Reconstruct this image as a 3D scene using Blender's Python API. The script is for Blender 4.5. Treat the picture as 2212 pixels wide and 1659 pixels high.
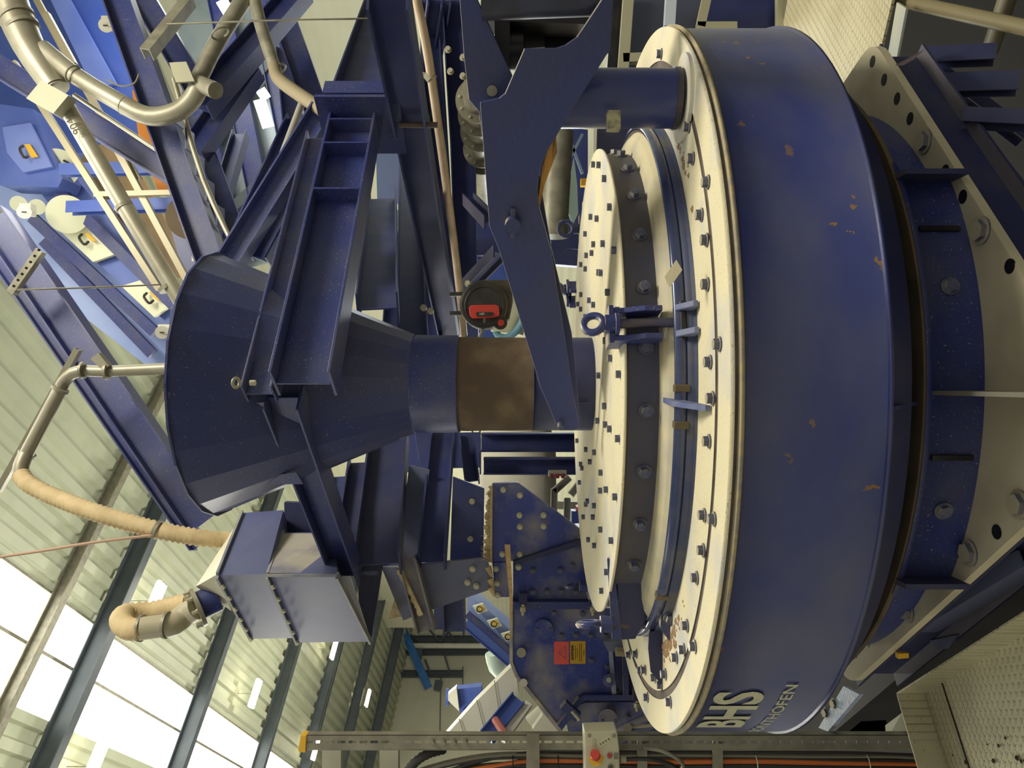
import bpy, math, random
from mathutils import Vector, Matrix
random.seed(7)
V = Vector
for o in list(bpy.data.objects): bpy.data.objects.remove(o, do_unlink=True)
C = bpy.context.scene.collection
PI = math.pi
# ------------------------------------------------------------------ camera (phone held sideways: world up is image left)
F = 1650.0; CX = 1106.0; CY = 829.5
cam = bpy.data.cameras.new('camera'); co = bpy.data.objects.new('camera', cam); C.objects.link(co)
cam.sensor_fit = 'HORIZONTAL'; cam.sensor_width = 36.0; cam.lens = F/2212*36.0
cam.clip_start = .05; cam.clip_end = 200
co.matrix_world = Matrix(((0,1,0,0),(0,0,-1,0),(-1,0,0,0),(0,0,0,1)))
bpy.context.scene.camera = co
def P(px, py, d): return V(((CY-py)/F*d, d, (CX-px)/F*d))
A = V((.809,.588,0)); B = V((-.588,.809,0)); Z = V((0,0,1))
# ------------------------------------------------------------------ world, light, exposure
w = bpy.data.worlds.new('world'); bpy.context.scene.world = w; w.use_nodes = True
bg = w.node_tree.nodes['Background']; bg.inputs[0].default_value = (1.0,.97,.86,1); bg.inputs[1].default_value = .46
def area(name, loc, target, sx, sy, e, col=(1,.93,.78)):
    l = bpy.data.lights.new(name, 'AREA'); l.shape = 'RECTANGLE'; l.size = sx; l.size_y = sy; l.energy = e; l.color = col
    o = bpy.data.objects.new(name, l); C.objects.link(o); o.location = loc
    o.rotation_euler = (V(target)-V(loc)).to_track_quat('-Z','Y').to_euler(); return o
area('hall_light', (2.7,2.2,4.6), (-.1,3.0,-.4), 1.4, 1.4, 235)
def lamp(loc, e, col=(1,.97,.84), r=.6):  # unseen point light, added as fill for the ceiling and dim background
    l = bpy.data.lights.new('fill_light', 'POINT'); l.energy = e; l.color = col; l.shadow_soft_size = r
    o = bpy.data.objects.new('fill_light', l); C.objects.link(o); o.location = loc; return o
lamp((-3.6,2.6,2.4), 55); lamp((-6.5,8.5,3.0), 400); lamp((-10,14,3.4), 560); lamp((-4,12,2.5), 360); lamp((-8,21,1.5), 1000); lamp((-1.5,7.5,4.6), 60)
lamp((3.4,9.0,.6), 120, (.92,.97,1)); lamp((4.0,7.5,3.4), 110, (.95,.98,1)); lamp((1.4,5.4,3.6), 60, (1,.98,.9)); lamp((.4,10.0,-.5), 200, (.9,.96,1))
vs = bpy.context.scene.view_settings
vs.view_transform = 'Standard'; vs.look = 'None'; vs.gamma = 1; vs.use_curve_mapping = False; vs.exposure = 0.12
# ------------------------------------------------------------------ materials
MATS = {}
def lin(c): return tuple(((x/255)/12.92 if x/255 <= .04045 else ((x/255+.055)/1.055)**2.4) for x in c)
def mat(name, rgb, rough=.5, metal=0.0, spot=None, spot_amt=.5, scale=8, top=None, top_amt=.7, bump=0, streak=None, speck=None, emit=None, alpha=None, ns=(1,1,1), lo=.42, hi=.62):
    if name in MATS: return MATS[name]
    m = bpy.data.materials.new(name); m.use_nodes = True; N = m.node_tree.nodes; L = m.node_tree.links
    b = N['Principled BSDF']; b.inputs['Roughness'].default_value = rough; b.inputs['Metallic'].default_value = metal
    c = lin(rgb)+(1,)
    tc = N.new('ShaderNodeTexCoord')
    cur = None
    rgbn = N.new('ShaderNodeRGB'); rgbn.outputs[0].default_value = c; cur = rgbn.outputs[0]
    def mix(f, col, cur):
        mx = N.new('ShaderNodeMix'); mx.data_type = 'RGBA'
        L.new(f, mx.inputs[0]); L.new(cur, mx.inputs[6]); mx.inputs[7].default_value = lin(col)+(1,); return mx.outputs[2]
    def noise(sc, det, lo, hi, amt, mp=(1,1,1)):
        mpn = N.new('ShaderNodeMapping'); mpn.inputs['Scale'].default_value = mp; L.new(tc.outputs['Object'], mpn.inputs[0])
        n = N.new('ShaderNodeTexNoise'); n.inputs['Scale'].default_value = sc; n.inputs['Detail'].default_value = det; L.new(mpn.outputs[0], n.inputs[0])
        r = N.new('ShaderNodeMapRange'); r.inputs[1].default_value = lo; r.inputs[2].default_value = hi; r.inputs[4].default_value = amt; L.new(n.outputs['Fac'], r.inputs[0]); return r.outputs[0], n
    if spot is not None:
        f, _ = noise(scale, 5, lo, hi, spot_amt, ns); cur = mix(f, spot, cur)
    if streak is not None:
        f, _ = noise(5, 4, .55, .7, .5, (1,1,9)); cur = mix(f, streak, cur)
    if speck is not None:
        f, _ = noise(140, 2, .66, .72, .8); cur = mix(f, speck, cur)
    if top is not None:      # dust that has settled on faces that look up
        g = N.new('ShaderNodeNewGeometry'); s = N.new('ShaderNodeSeparateXYZ'); L.new(g.outputs['True Normal'], s.inputs[0])
        r = N.new('ShaderNodeMapRange'); r.inputs[1].default_value = .5; r.inputs[2].default_value = .95; r.inputs[4].default_value = top_amt; L.new(s.outputs[2], r.inputs[0]); cur = mix(r.outputs[0], top, cur)
    L.new(cur, b.inputs['Base Color'])
    if bump:
        n = N.new('ShaderNodeTexNoise'); n.inputs['Scale'].default_value = 60; n.inputs['Detail'].default_value = 4; L.new(tc.outputs['Object'], n.inputs[0])
        bp = N.new('ShaderNodeBump'); bp.inputs['Strength'].default_value = bump; bp.inputs['Distance'].default_value = .01; L.new(n.outputs['Fac'], bp.inputs['Height']); L.new(bp.outputs[0], b.inputs['Normal'])
    if emit is not None:
        b.inputs['Emission Color'].default_value = lin(emit[:3])+(1,); b.inputs['Emission Strength'].default_value = emit[3]
    MATS[name] = m; return m
DUST = (206,196,160)
blue = mat('blue_paint', (44,54,112), .46, 0, (78,80,100), .55, 3.5, DUST, .75, speck=(140,142,150))
bluem = mat('mill_blue_paint', (42,53,116), .3, 0, (84,86,104), .75, 2.6, DUST, .9, ns=(1,1,.7), lo=.38, hi=.7)
blued = mat('dark_blue_paint', (38,43,84), .62, 0, (66,66,84), .4, 5, (120,112,112), .6)
arm_b = mat('arm_blue_paint', (54,62,112), .42, 0, (64,66,88), .5, 4, DUST, .85, bump=.12)
bluef = mat('bright_blue_paint', (60,84,158), .4, 0, (92,112,176), .4, 2, DUST, .3)
bluel = mat('pale_blue_sheet', (140,158,206), .45, 0, (180,195,230), .5, 2)
blued2 = mat('navy_paint', (44,52,100), .4, 0, (60,66,110), .4, 3)
bluec = mat('crusher_blue_paint', (48,62,136), .42, 0, (140,135,130), .85, 5, DUST, .8, speck=(160,160,160), lo=.44, hi=.68)
dust = mat('dusty_lid', (226,216,180), .8, 0, (168,178,202), .55, 3, bump=.25, speck=(150,130,90), ns=(1,1,1), lo=.5, hi=.7)
dust2 = mat('settled_dust', (214,198,152), .95, 0, (170,150,110), .6, 14, bump=.8)
brown = mat('brown_ledge', (96,80,58), .8, 0, (60,52,46), .6, 6)
groove = mat('groove_grime', (112,102,92), .9, 0, (60,54,50), .5, 9)
cloth = mat('brown_fabric_sleeve', (88,74,60), .95, 0, (134,116,90), .75, 7, bump=.4, lo=.45, hi=.8)
galv = mat('galvanised_steel', (160,156,136), .42, .35, (140,134,112), .6, 6)
galvd = mat('dull_galvanised', (150,146,126), .5, .3, (118,114,98), .6, 12)
steel = mat('dark_grey_steel', (72,80,84), .5, .1, (88,94,96), .5, 3)
sheet = mat('trapezoidal_sheet', (196,200,172), .5, .05, (180,184,158), .5, 1.5)
panel = mat('wall_panel', (212,210,180), .6, 0, (200,198,168), .5, 1)
hose = mat('tan_hose', (206,184,138), .7, 0, (176,154,112), .5, 12)
black = mat('black_plastic', (40,38,36), .5, 0, (70,66,58), .5, 12)
blk = mat('black_oily_metal', (26,24,28), .4, .2, (48,42,40), .5, 10)
red = mat('red_plastic', (206,64,52), .45); redl = mat('red_sticker', (236,82,72), .5, 0, (220,110,96), .4, 20)
yel = mat('yellow_plastic', (226,176,44), .5); yels = mat('yellow_sticker', (200,156,34), .5)
ora = mat('orange_panel', (226,140,44), .5, 0, (214,124,30), .5, 4)
wood = mat('pale_wood', (206,172,118), .7, 0, (176,140,92), .6, 6, ns=(6,6,.6))
ply = mat('plywood', (176,150,104), .7, 0, (150,126,84), .6, 3)
white = mat('white_sheet', (226,222,200), .5, 0, (206,202,180), .4, 2)
cream = mat('cream_hatch', (226,226,190), .5)
bolt_m = mat('blue_bolt', (74,80,110), .45, .2, (120,116,110), .6, 30, DUST, .8)
boltg = mat('zinc_bolt', (190,184,156), .45, .3, (150,146,130), .5, 30)
gbox = mat('grey_enclosure', (176,174,152), .55)
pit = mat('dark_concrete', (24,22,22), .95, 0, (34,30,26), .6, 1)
lampm = mat('lamp_tube', (255,250,235), .5, emit=(255,246,225,14))
skym = mat('skylight_sheet', (255,255,255), .5, emit=(255,253,246,4))
crane = mat('crane_blue', (50,110,170), .45, 0, (80,136,190), .5, 4)
green = mat('green_paint', (60,160,70), .5)
ink = mat('black_ink', (28,28,26), .7)
letter = mat('cream_lettering', (206,204,172), .6, 0, (180,178,156), .5, 20)
orc = mat('orange_cable', (206,110,50), .5); gryc = mat('grey_cable', (126,122,104), .6); blkc = mat('black_cable', (54,52,48), .5)
straw = mat('straw_dust', (196,176,134), .95, 0, (150,128,92), .6, 30, bump=.6)
lbl = mat('cream_label', (226,222,186), .6)
copper = mat('worn_wood_block', (204,150,70), .6, 0, (90,70,40), .9, 5, ns=(1,1,14), lo=.5, hi=.62)
def checker(name, rgb, dark, sp=26):
    m = mat(name, rgb, .5, .1, dark, .6, 2.2, speck=(96,84,64)); N = m.node_tree.nodes; L = m.node_tree.links
    b = N['Principled BSDF']; tc = N.new('ShaderNodeTexCoord')
    hs = None
    for k,(ang,ox) in enumerate(((.55,0),(-1.0,.5))):
        mp = N.new('ShaderNodeMapping'); mp.inputs['Rotation'].default_value = (0,0,ang); mp.inputs['Scale'].default_value = (sp,sp*1.9,1); mp.inputs['Location'].default_value = (ox,ox*.7,0)
        L.new(tc.outputs['Object'], mp.inputs[0])
        br = N.new('ShaderNodeTexVoronoi'); br.inputs['Scale'].default_value = 1; br.inputs['Randomness'].default_value = 0; br.voronoi_dimensions = '2D'; br.distance = 'EUCLIDEAN'
        mp2 = N.new('ShaderNodeVectorMath'); mp2.operation = 'MULTIPLY'; mp2.inputs[1].default_value = (1,1,1)
        L.new(mp.outputs[0], br.inputs['Vector'])
        s = N.new('ShaderNodeSeparateXYZ')
        sub = N.new('ShaderNodeVectorMath'); sub.operation = 'SUBTRACT'; L.new(mp.outputs[0], sub.inputs[0]); L.new(br.outputs['Position'], sub.inputs[1])
        ml = N.new('ShaderNodeVectorMath'); ml.operation = 'MULTIPLY'; ml.inputs[1].default_value = (1,3.6,0); L.new(sub.outputs[0], ml.inputs[0])
        ln = N.new('ShaderNodeVectorMath'); ln.operation = 'LENGTH'; L.new(ml.outputs[0], ln.inputs[0])
        r = N.new('ShaderNodeMapRange'); r.inputs[1].default_value = .2; r.inputs[2].default_value = .42; r.inputs[3].default_value = 1; r.inputs[4].default_value = 0; L.new(ln.outputs['Value'], r.inputs[0])
        if hs is None: hs = r.outputs[0]
        else:
            mm = N.new('ShaderNodeMath'); mm.operation = 'MAXIMUM'; L.new(hs, mm.inputs[0]); L.new(r.outputs[0], mm.inputs[1]); hs = mm.outputs[0]
    bp = N.new('ShaderNodeBump'); bp.inputs['Strength'].default_value = .9; bp.inputs['Distance'].default_value = .006; L.new(hs, bp.inputs['Height']); L.new(bp.outputs[0], b.inputs['Normal'])
    return m
chk = checker('checker_plate', (196,190,156), (150,142,116)); chk2 = checker('bright_checker_plate', (222,212,172), (196,184,144), 20)
def ribbed(m, ax, sc, st=.5, dist=.01):
    N = m.node_tree.nodes; L = m.node_tree.links; b = N['Principled BSDF']; tc = N.new('ShaderNodeTexCoord')
    wv = N.new('ShaderNodeTexWave'); wv.bands_direction = ax; wv.inputs['Scale'].default_value = sc; L.new(tc.outputs['Object'], wv.inputs[0])
    bp = N.new('ShaderNodeBump'); bp.inputs['Strength'].default_value = st; bp.inputs['Distance'].default_value = dist; L.new(wv.outputs['Fac'], bp.inputs['Height']); L.new(bp.outputs[0], b.inputs['Normal'])
ribbed(panel, 'Z', 1.6, .6, .01)
# rust chips on the drum: patches where the blue paint has flaked off
def drum_paint():
    m = mat('drum_paint', (44,55,116), .28, 0, (96,95,106), .8, 1.6, None, .9, ns=(1,1,1.6), lo=.36, hi=.72)
    N = m.node_tree.nodes; L = m.node_tree.links; b = N['Principled BSDF']; src = b.inputs['Base Color'].links[0].from_socket
    tc = N.new('ShaderNodeTexCoord'); n = N.new('ShaderNodeTexNoise'); n.inputs['Scale'].default_value = 20; n.inputs['Detail'].default_value = 4; L.new(tc.outputs['Object'], n.inputs[0])
    n2 = N.new('ShaderNodeTexNoise'); n2.inputs['Scale'].default_value = 2.4; L.new(tc.outputs['Object'], n2.inputs[0])
    r = N.new('ShaderNodeMapRange'); r.inputs[1].default_value = .66; r.inputs[2].default_value = .67; L.new(n.outputs['Fac'], r.inputs[0])
    r2 = N.new('ShaderNodeMapRange'); r2.inputs[1].default_value = .5; r2.inputs[2].default_value = .55; L.new(n2.outputs['Fac'], r2.inputs[0])
    mu = N.new('ShaderNodeMath'); mu.operation = 'MULTIPLY'; L.new(r.outputs[0], mu.inputs[0]); L.new(r2.outputs[0], mu.inputs[1])
    mx = N.new('ShaderNodeMix'); mx.data_type = 'RGBA'; L.new(mu.outputs[0], mx.inputs[0]); L.new(src, mx.inputs[6]); mx.inputs[7].default_value = lin((132,98,48))+(1,); L.new(mx.outputs[2], b.inputs['Base Color'])
    n3 = N.new('ShaderNodeTexNoise'); n3.inputs['Scale'].default_value = 45; L.new(tc.outputs['Object'], n3.inputs[0])
    bp = N.new('ShaderNodeBump'); bp.inputs['Strength'].default_value = .1; bp.inputs['Distance'].default_value = .004; L.new(n3.outputs['Fac'], bp.inputs['Height']); L.new(bp.outputs[0], b.inputs['Normal'])
    return m
drumm = drum_paint()
# ------------------------------------------------------------------ geometry helpers
class MB:
    def __init__(s): s.v = []; s.f = []; s.sm = []
    def add(s, vs, fs, sm=False):
        n = len(s.v); s.v += [tuple(x) for x in vs]; s.f += [tuple(i+n for i in f) for f in fs]; s.sm += [sm]*len(fs); return s
    def box(s, c, u, v, w):     # centre, three half axis vectors
        c,u,v,w = V(c),V(u),V(v),V(w)
        p = [c+a*u+b*v+d*w for a in (-1,1) for b in (-1,1) for d in (-1,1)]
        return s.add(p, [(0,1,3,2),(4,6,7,5),(0,4,5,1),(2,3,7,6),(0,2,6,4),(1,5,7,3)])
    def prism(s, pts, off):     # closed outline and a thickness vector
        n = len(pts); p = [V(x) for x in pts]; q = [x+V(off) for x in p]
        return s.add(p+q, [tuple(range(n))[::-1], tuple(range(n,2*n))]+[(i,(i+1)%n,n+(i+1)%n,n+i) for i in range(n)])
    def rings(s, rs, closed=False, cap=True, sm=True):
        n = len(rs[0]); vs = [p for r in rs for p in r]; fs = []
        for i in range(len(rs)-1+(1 if closed else 0)):
            a = i*n; b = ((i+1)%len(rs))*n
            fs += [(a+j, a+(j+1)%n, b+(j+1)%n, b+j) for j in range(n)]
        s.add(vs, fs, sm)
        if cap and not closed: s.add(rs[0], [tuple(range(n))[::-1]]); s.add(rs[-1], [tuple(range(n))])
        return s
    def cyl(s, p0, p1, r0, r1=None, n=24, sm=True, cap=True):
        p0,p1 = V(p0),V(p1); r1 = r0 if r1 is None else r1; d = (p1-p0).normalized()
        u = d.orthogonal().normalized(); v = d.cross(u)
        f = lambda p,r: [p+r*(math.cos(2*PI*k/n)*u+math.sin(2*PI*k/n)*v) for k in range(n)]
        return s.rings([f(p0,r0), f(p1,r1)], cap=cap, sm=sm)
    def lathe(s, prof, c, n=96, a0=0, a1=2*PI, sm=False):
        full = abs(a1-a0-2*PI) < 1e-6; m = n if full else n+1; vs = []; c = V(c)
        for k in range(m):
            a = a0+(a1-a0)*k/n
            for r,z in prof: vs.append((c.x+r*math.sin(a), c.y-r*math.cos(a), c.z+z))
        q = len(prof); fs = []
        for k in range(n):
            k2 = (k+1)%m
            for j in range(q-1): fs.append((k*q+j, k2*q+j, k2*q+j+1, k*q+j+1))
        return s.add(vs, fs, sm)
    def tube(s, pts, r, n=14, rib=0, step=.02, cap=True):
        pts = [V(p) for p in pts]; path = spline(pts, step)
        rs = []; u = None
        for i,p in enumerate(path):
            d = (path[min(i+1,len(path)-1)]-path[max(i-1,0)]).normalized()
            if u is None: u = d.orthogonal().normalized()
            else: u = (u-d*u.dot(d)).normalized()
            v = d.cross(u); rr = r(i/(len(path)-1)) if callable(r) else r
            if rib: rr *= (1+rib) if i%2 else (1-rib)
            rs.append([p+rr*(math.cos(2*PI*k/n)*u+math.sin(2*PI*k/n)*v) for k in range(n)])
        return s.rings(rs, cap=cap)
    def beam(s, p0, p1, h, b, kind='I', t=.009, up=Z, side=1):
        p0,p1 = V(p0),V(p1); d = (p1-p0); L = d.length/2; d.normalize(); c = (p0+p1)/2
        sd = d.cross(up)
        sd = (d.cross(V((1,0,0))) if sd.length < .05 else sd).normalized(); u = sd.cross(d).normalized(); D = d*L
        if kind == 'I':
            s.box(c+u*(h/2-t/2), D, sd*b/2, u*t/2); s.box(c-u*(h/2-t/2), D, sd*b/2, u*t/2); s.box(c, D, sd*t*.35, u*(h/2-t))
        elif kind == 'U':
            s.box(c+u*(h/2-t/2)+sd*side*b/2, D, sd*b/2, u*t/2); s.box(c-u*(h/2-t/2)+sd*side*b/2, D, sd*b/2, u*t/2); s.box(c+sd*side*t/2, D, sd*t/2, u*(h/2-t))
        elif kind == 'L':
            s.box(c-u*(h/2-t/2)+sd*side*(b/2), D, sd*b/2, u*t/2); s.box(c+sd*side*t/2, D, sd*t/2, u*(h/2-t))
        else: s.box(c, D, sd*b/2, u*h/2)
        return s
    def torus(s, c, nrm, R, r, n=40, m=12, sx=1, flat=1):
        c = V(c); nrm = V(nrm).normalized(); u = nrm.cross(Z); u = (V((1,0,0)) if u.length < .1 else u).normalized(); v = nrm.cross(u); rs = []
        for i in range(n):
            a = 2*PI*i/n; e = math.cos(a)*u*sx+math.sin(a)*v
            rs.append([c+R*e+r*(math.cos(2*PI*k/m)*e+flat*math.sin(2*PI*k/m)*nrm) for k in range(m)])
        return s.rings(rs, closed=True)
    def build(s, name, m, parent=None, loc=None, bevel=0, sol=0):
        me = bpy.data.meshes.new(name); o0 = V(loc) if loc is not None else V((0,0,0))
        pl = V((0,0,0))
        me.from_pydata([tuple(V(p)-o0) for p in s.v], [], s.f); me.materials.append(m); me.update()
        for p,f in zip(me.polygons, s.sm): p.use_smooth = f
        import bmesh
        bm = bmesh.new(); bm.from_mesh(me); bmesh.ops.recalc_face_normals(bm, faces=bm.faces); bm.to_mesh(me); bm.free()
        o = bpy.data.objects.new(name, me); C.objects.link(o)
        if parent is not None:
            o.parent = parent; o.location = o0-worldloc(parent)
        else: o.location = o0
        if bevel:
            md = o.modifiers.new('bevel','BEVEL'); md.width = bevel; md.segments = 2; md.limit_method = 'ANGLE'
        return o
def worldloc(o):
    l = V(o.location)
    while o.parent: o = o.parent; l += V(o.location)
    return l
def spline(pts, step):
    if len(pts) == 2:
        n = max(1,int((pts[1]-pts[0]).length/step)); return [pts[0].lerp(pts[1],i/n) for i in range(n+1)]
    q = [2*pts[0]-pts[1]]+pts+[2*pts[-1]-pts[-2]]; out = []
    for i in range(1,len(q)-2):
        a,b,c,d = q[i-1:i+3]; n = max(2,int((c-b).length/step))
        for k in range(n):
            t = k/n; out.append(.5*((2*b)+(c-a)*t+(2*a-5*b+4*c-d)*t*t+(3*b-a-3*c+d)*t**3))
    out.append(pts[-1]); return out
def thing(name, loc, label, cat, group=None):
    o = bpy.data.objects.new(name, None); C.objects.link(o); o.location = loc; o.empty_display_size = .1
    o['label'] = label; o['category'] = cat
    if group: o['group'] = group
    return o
def tag(o, label, cat, group=None):
    o['label'] = label; o['category'] = cat
    if group: o['group'] = group
    return o
def struct(o): o['kind'] = 'structure'; return o
def fan(pxs, d, off=(0,.02,0)):        # outline traced at one depth
    return [P(x,y,d(x,y) if callable(d) else d) for x,y in pxs]
def onpl(px, py, p0, n):               # where the line of sight meets a plane
    r = P(px,py,1); t = V(p0).dot(n)/r.dot(n); return r*t
BM = {}
def boltmesh(r, h, m, washer=True):
    k = (round(r,4), round(h,4), m.name, washer)
    if k in BM: return BM[k]
    b = MB()
    if washer: b.cyl((0,0,0),(0,0,h*.25),r*1.35,n=18)
    b.cyl((0,0,h*.2 if washer else 0),(0,0,h),r,n=6,sm=False)
    me = bpy.data.meshes.new('bolt'); me.from_pydata(b.v,[],b.f); me.materials.append(m); me.update(); BM[k] = me; return me
def bolt(parent, p, nrm, r=.016, h=.018, m=None, washer=True, name='bolt'):
    o = bpy.data.objects.new(name, boltmesh(r,h,m or bolt_m,washer)); C.objects.link(o); o.parent = parent
    o.location = V(p)-worldloc(parent); o.rotation_euler = V(nrm).to_track_quat('Z','Y').to_euler(); return o
def text(s, size, m, name, bold=0, ext=.0004):
    c = bpy.data.curves.new(name,'FONT'); c.body = s; c.size = size; c.offset = bold; c.extrude = ext; c.resolution_u = 4; c.align_x = 'CENTER'; c.align_y = 'CENTER'
    o = bpy.data.objects.new(name, c); C.objects.link(o); dg = bpy.context.evaluated_depsgraph_get(); dg.update()
    me = bpy.data.meshes.new_from_object(o.evaluated_get(dg)); bpy.data.objects.remove(o); bpy.data.curves.remove(c)
    me.materials.clear(); me.materials.append(m); o = bpy.data.objects.new(name, me); C.objects.link(o); return o
def place_text(s, size, m, name, c, right, up, parent=None, bold=0, width=None):
    o = text(s,size,m,name,bold); right = V(right).normalized(); up = V(up); up = (up-right*up.dot(right)).normalized(); n = right.cross(up)
    sx = 1
    if width: sx = width/max(.001,o.dimensions.x if o.dimensions.x > 0 else 1)
    for v in o.data.vertices: p = v.co.copy(); v.co = right*p.x*sx+up*p.y+n*p.z
    if parent is not None: o.parent = parent; o.location = V(c)-worldloc(parent)
    else: o.location = c
    return o
exec_parts = []
# ================================================================== THE HALL
Rv = V((1.412,1.0,-.239)).normalized(); Bd = (B-Rv*B.dot(Rv)).normalized(); nC = Bd.cross(Rv).normalized()
if nC.z < 0: nC = -nC
O = P(200,1200,13.0)
def onC(px,py): return onpl(px,py,O,nC)
def st(p): q = p-O; return q.dot(Rv), q.dot(Bd)
def S(s,t,dn=0): return O+Rv*s+Bd*t-nC*dn
s_top = (st(onC(0,1204))[0]+st(onC(381,1481))[0])/2
s_bot = (st(onC(125,1557))[0]+st(onC(330,1659))[0])/2
tw = st(onC(840,1588))[1]
def sheet_part(s0, s1, name, pitch=.4):
    b = MB(); n = int((s1-s0)/pitch); prof = []
    for k in range(n):
        a = s0+k*pitch; prof += [(a,0),(a+pitch*.42,0),(a+pitch*.52,.09),(a+pitch*.9,.09)]
    prof.append((s1,0)); vs = []
    for t in (-14, tw+.2): vs += [S(s,t,d) for s,d in prof]
    m = len(prof); b.add(vs, [(i,i+1,m+i+1,m+i) for i in range(m-1)]); return struct(b.build(name, sheet))
sl, sh = min(s_top,s_bot), max(s_top,s_bot)
sheet_part(sh, 22, 'ceiling'); sheet_part(sl-14, sl, 'ceiling')
b = MB(); b.add([S(sl,-14,.01),S(sh,-14,.01),S(sh,tw,.01),S(sl,tw,.01)], [(0,1,2,3)]); struct(b.build('window_1', skym))
b = MB(); b.beam(S((sl+sh)/2,-14,.05), S((sl+sh)/2,tw,.05), .05, .05, 'box'); struct(b.build('trim_1', galvd))
b = MB(); b.beam(S(sh,-14,.06), S(sh,tw,.06), .05, .04, 'box'); struct(b.build('trim_2', galvd))
for i,(px,py,h,wd) in enumerate(((10,1470,.2,.16),(55,1659,.34,.22),(355,1659,.34,.22),(537,1659,.34,.22),(660,1588,.36,.22),(737,1588,.38,.22),(797,1588,.42,.24))):
    t = st(onC(px,py))[1]; b = MB(); b.beam(S(sl-14,t,.1+h/2), S(14,t,.1+h/2), h, wd, 'I', .02, up=nC); struct(b.build('trim_%d'%(i+3), steel if i else galvd))
# far end wall, right wall, left wall, ground
p0 = onC(840,1588)
def wall(name, p0, n, ext, lo, hi, m):
    d = V(n).cross(Z).normalized(); b = MB(); c = V(p0); b.prism([c+d*ext[0]+Z*(lo-c.z), c+d*ext[1]+Z*(lo-c.z), c+d*ext[1]+Z*(hi-c.z), c+d*ext[0]+Z*(hi-c.z)], V(n)*.1)
    return struct(b.build(name, m))
GZ = -4.6
wall('wall_far', p0, B, (-12,24), GZ, p0.z+4, panel)
pr = P(740,100,13.0); wall('wall_right', pr, A, (-30,30), GZ, pr.z+6, panel)
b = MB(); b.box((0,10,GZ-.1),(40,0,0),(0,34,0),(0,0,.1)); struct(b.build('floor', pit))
pw = onC(840,1588)
def onW(px,py,off=.15): return onpl(px,py,p0-B*off,B)
# columns, girts and bracing in front of the far wall
for i,(x0,y0,x1,y1,h,kind) in enumerate(((852,1384,1250,1384,.5,'I'),(852,1456,1000,1456,.35,'I'),(820,1245,1260,1245,.5,'I'),(852,1409,1100,1409,.3,'I'))):
    b = MB(); q0 = onW(x0,y0,.4); q1 = q0.copy(); q1.z = onW(x1,y1,.4).z; b.beam(q0,q1,h,.3,'I',.02,up=A); struct(b.build('trim_%d'%(12+i), steel))
for i,(x0,y0,x1,y1) in enumerate(((823,1225,856,1290),(870,1235,815,1300),(835,1330,905,1385),(940,1330,985,1386),(905,1335,950,1386),(985,1345,950,1388),(918,1425,932,1460),(960,1415,972,1455))):
    b = MB(); b.beam(onW(x0,y0,.5),onW(x1,y1,.5),.1,.1,'box'); struct(b.build('trim_%d'%(20+i), steel))
for i,(px,py0,py1) in enumerate(((877,1245,1384),(952,1464,1590),(1000,1440,1590))):
    b = MB(); b.beam(onW(px,py0,.06),onW(px-2,py1,.06),.05,.03,'box'); struct(b.build('trim_%d'%(30+i), steel))
tag(MB().tube([onW(846,1405,.9),onW(853,1404,.9),onW(864,1397,.9),onW(875,1395,.9),onW(1065,1395,.9)], .14, 10, step=.3).build('drain_pipe', white), 'cream pipe with a double bend running down the dark column by the far wall', 'pipe')
t = thing('crane_rail', onW(830,1260,3), 'bright blue crane runway beam crossing in front of the far end wall', 'crane beam')
MB().beam(onW(818,1240,2),onW(926,1487,2),.42,.3,'I',.03).build('rail_beam', crane, t)
for q in ((860,1345),(892,1412),(935,1480)): MB().beam(onW(q[0]+4,q[1],1.7),onW(q[0]+19,q[1]+2,1.7),.5,.4,'box').build('bracket', steel, t)
# lamps under the roof
for i,(px,py,lab) in enumerate(((335,1298,'bright tube lamp beside the looped tan hose'),(552,1498,'bright tube lamp hanging left of the duct box, in the third roof bay'),(722,1402,'bright tube lamp just under the bottom edge of the duct box'),(795,1508,'small bright tube lamp by the dark haunched rafter near the far wall'),(203,1656,'bright tube lamp cut by the left edge beside the skylight'),(682,1618,'bright tube lamp seen behind the yellow capped rail end'))):
    p = onC(px,py)*.93; L = .34
    t = thing('tube_lamp', p, lab, 'lamp', 'tube lamps under the roof')
    dr = Rv; MB().beam(p-dr*L+Z*.05, p+dr*L+Z*.05, .05, .2, 'box').build('lamp_housing', white, t)
    m_ = MB()
    for k in (-1,0,1): m_.cyl(p-dr*L+Bd*.12*k, p+dr*L+Bd*.12*k, .045, n=8)
    m_.build('lamp_tube', lampm, t)
    MB().cyl(p+Z*.07, V((p.x,p.y,p.z+.6)), .008, n=6).build('hanger_wire', galvd, t)
# windows with daylight high between the conveyors (roof light strips)
for i,(x0,y0,x1,y1,wd) in enumerate(((478,0,497,32,.13),(522,118,552,178,.12),(560,215,580,275,.13),(563,195,575,212,.11))):
    b = MB(); b.beam(P(x0,y0,8.7),P(x1,y1,8.8),.04,wd,'box',up=V((0,1,0))); struct(b.build('window_%d'%(i+2), skym))
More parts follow.
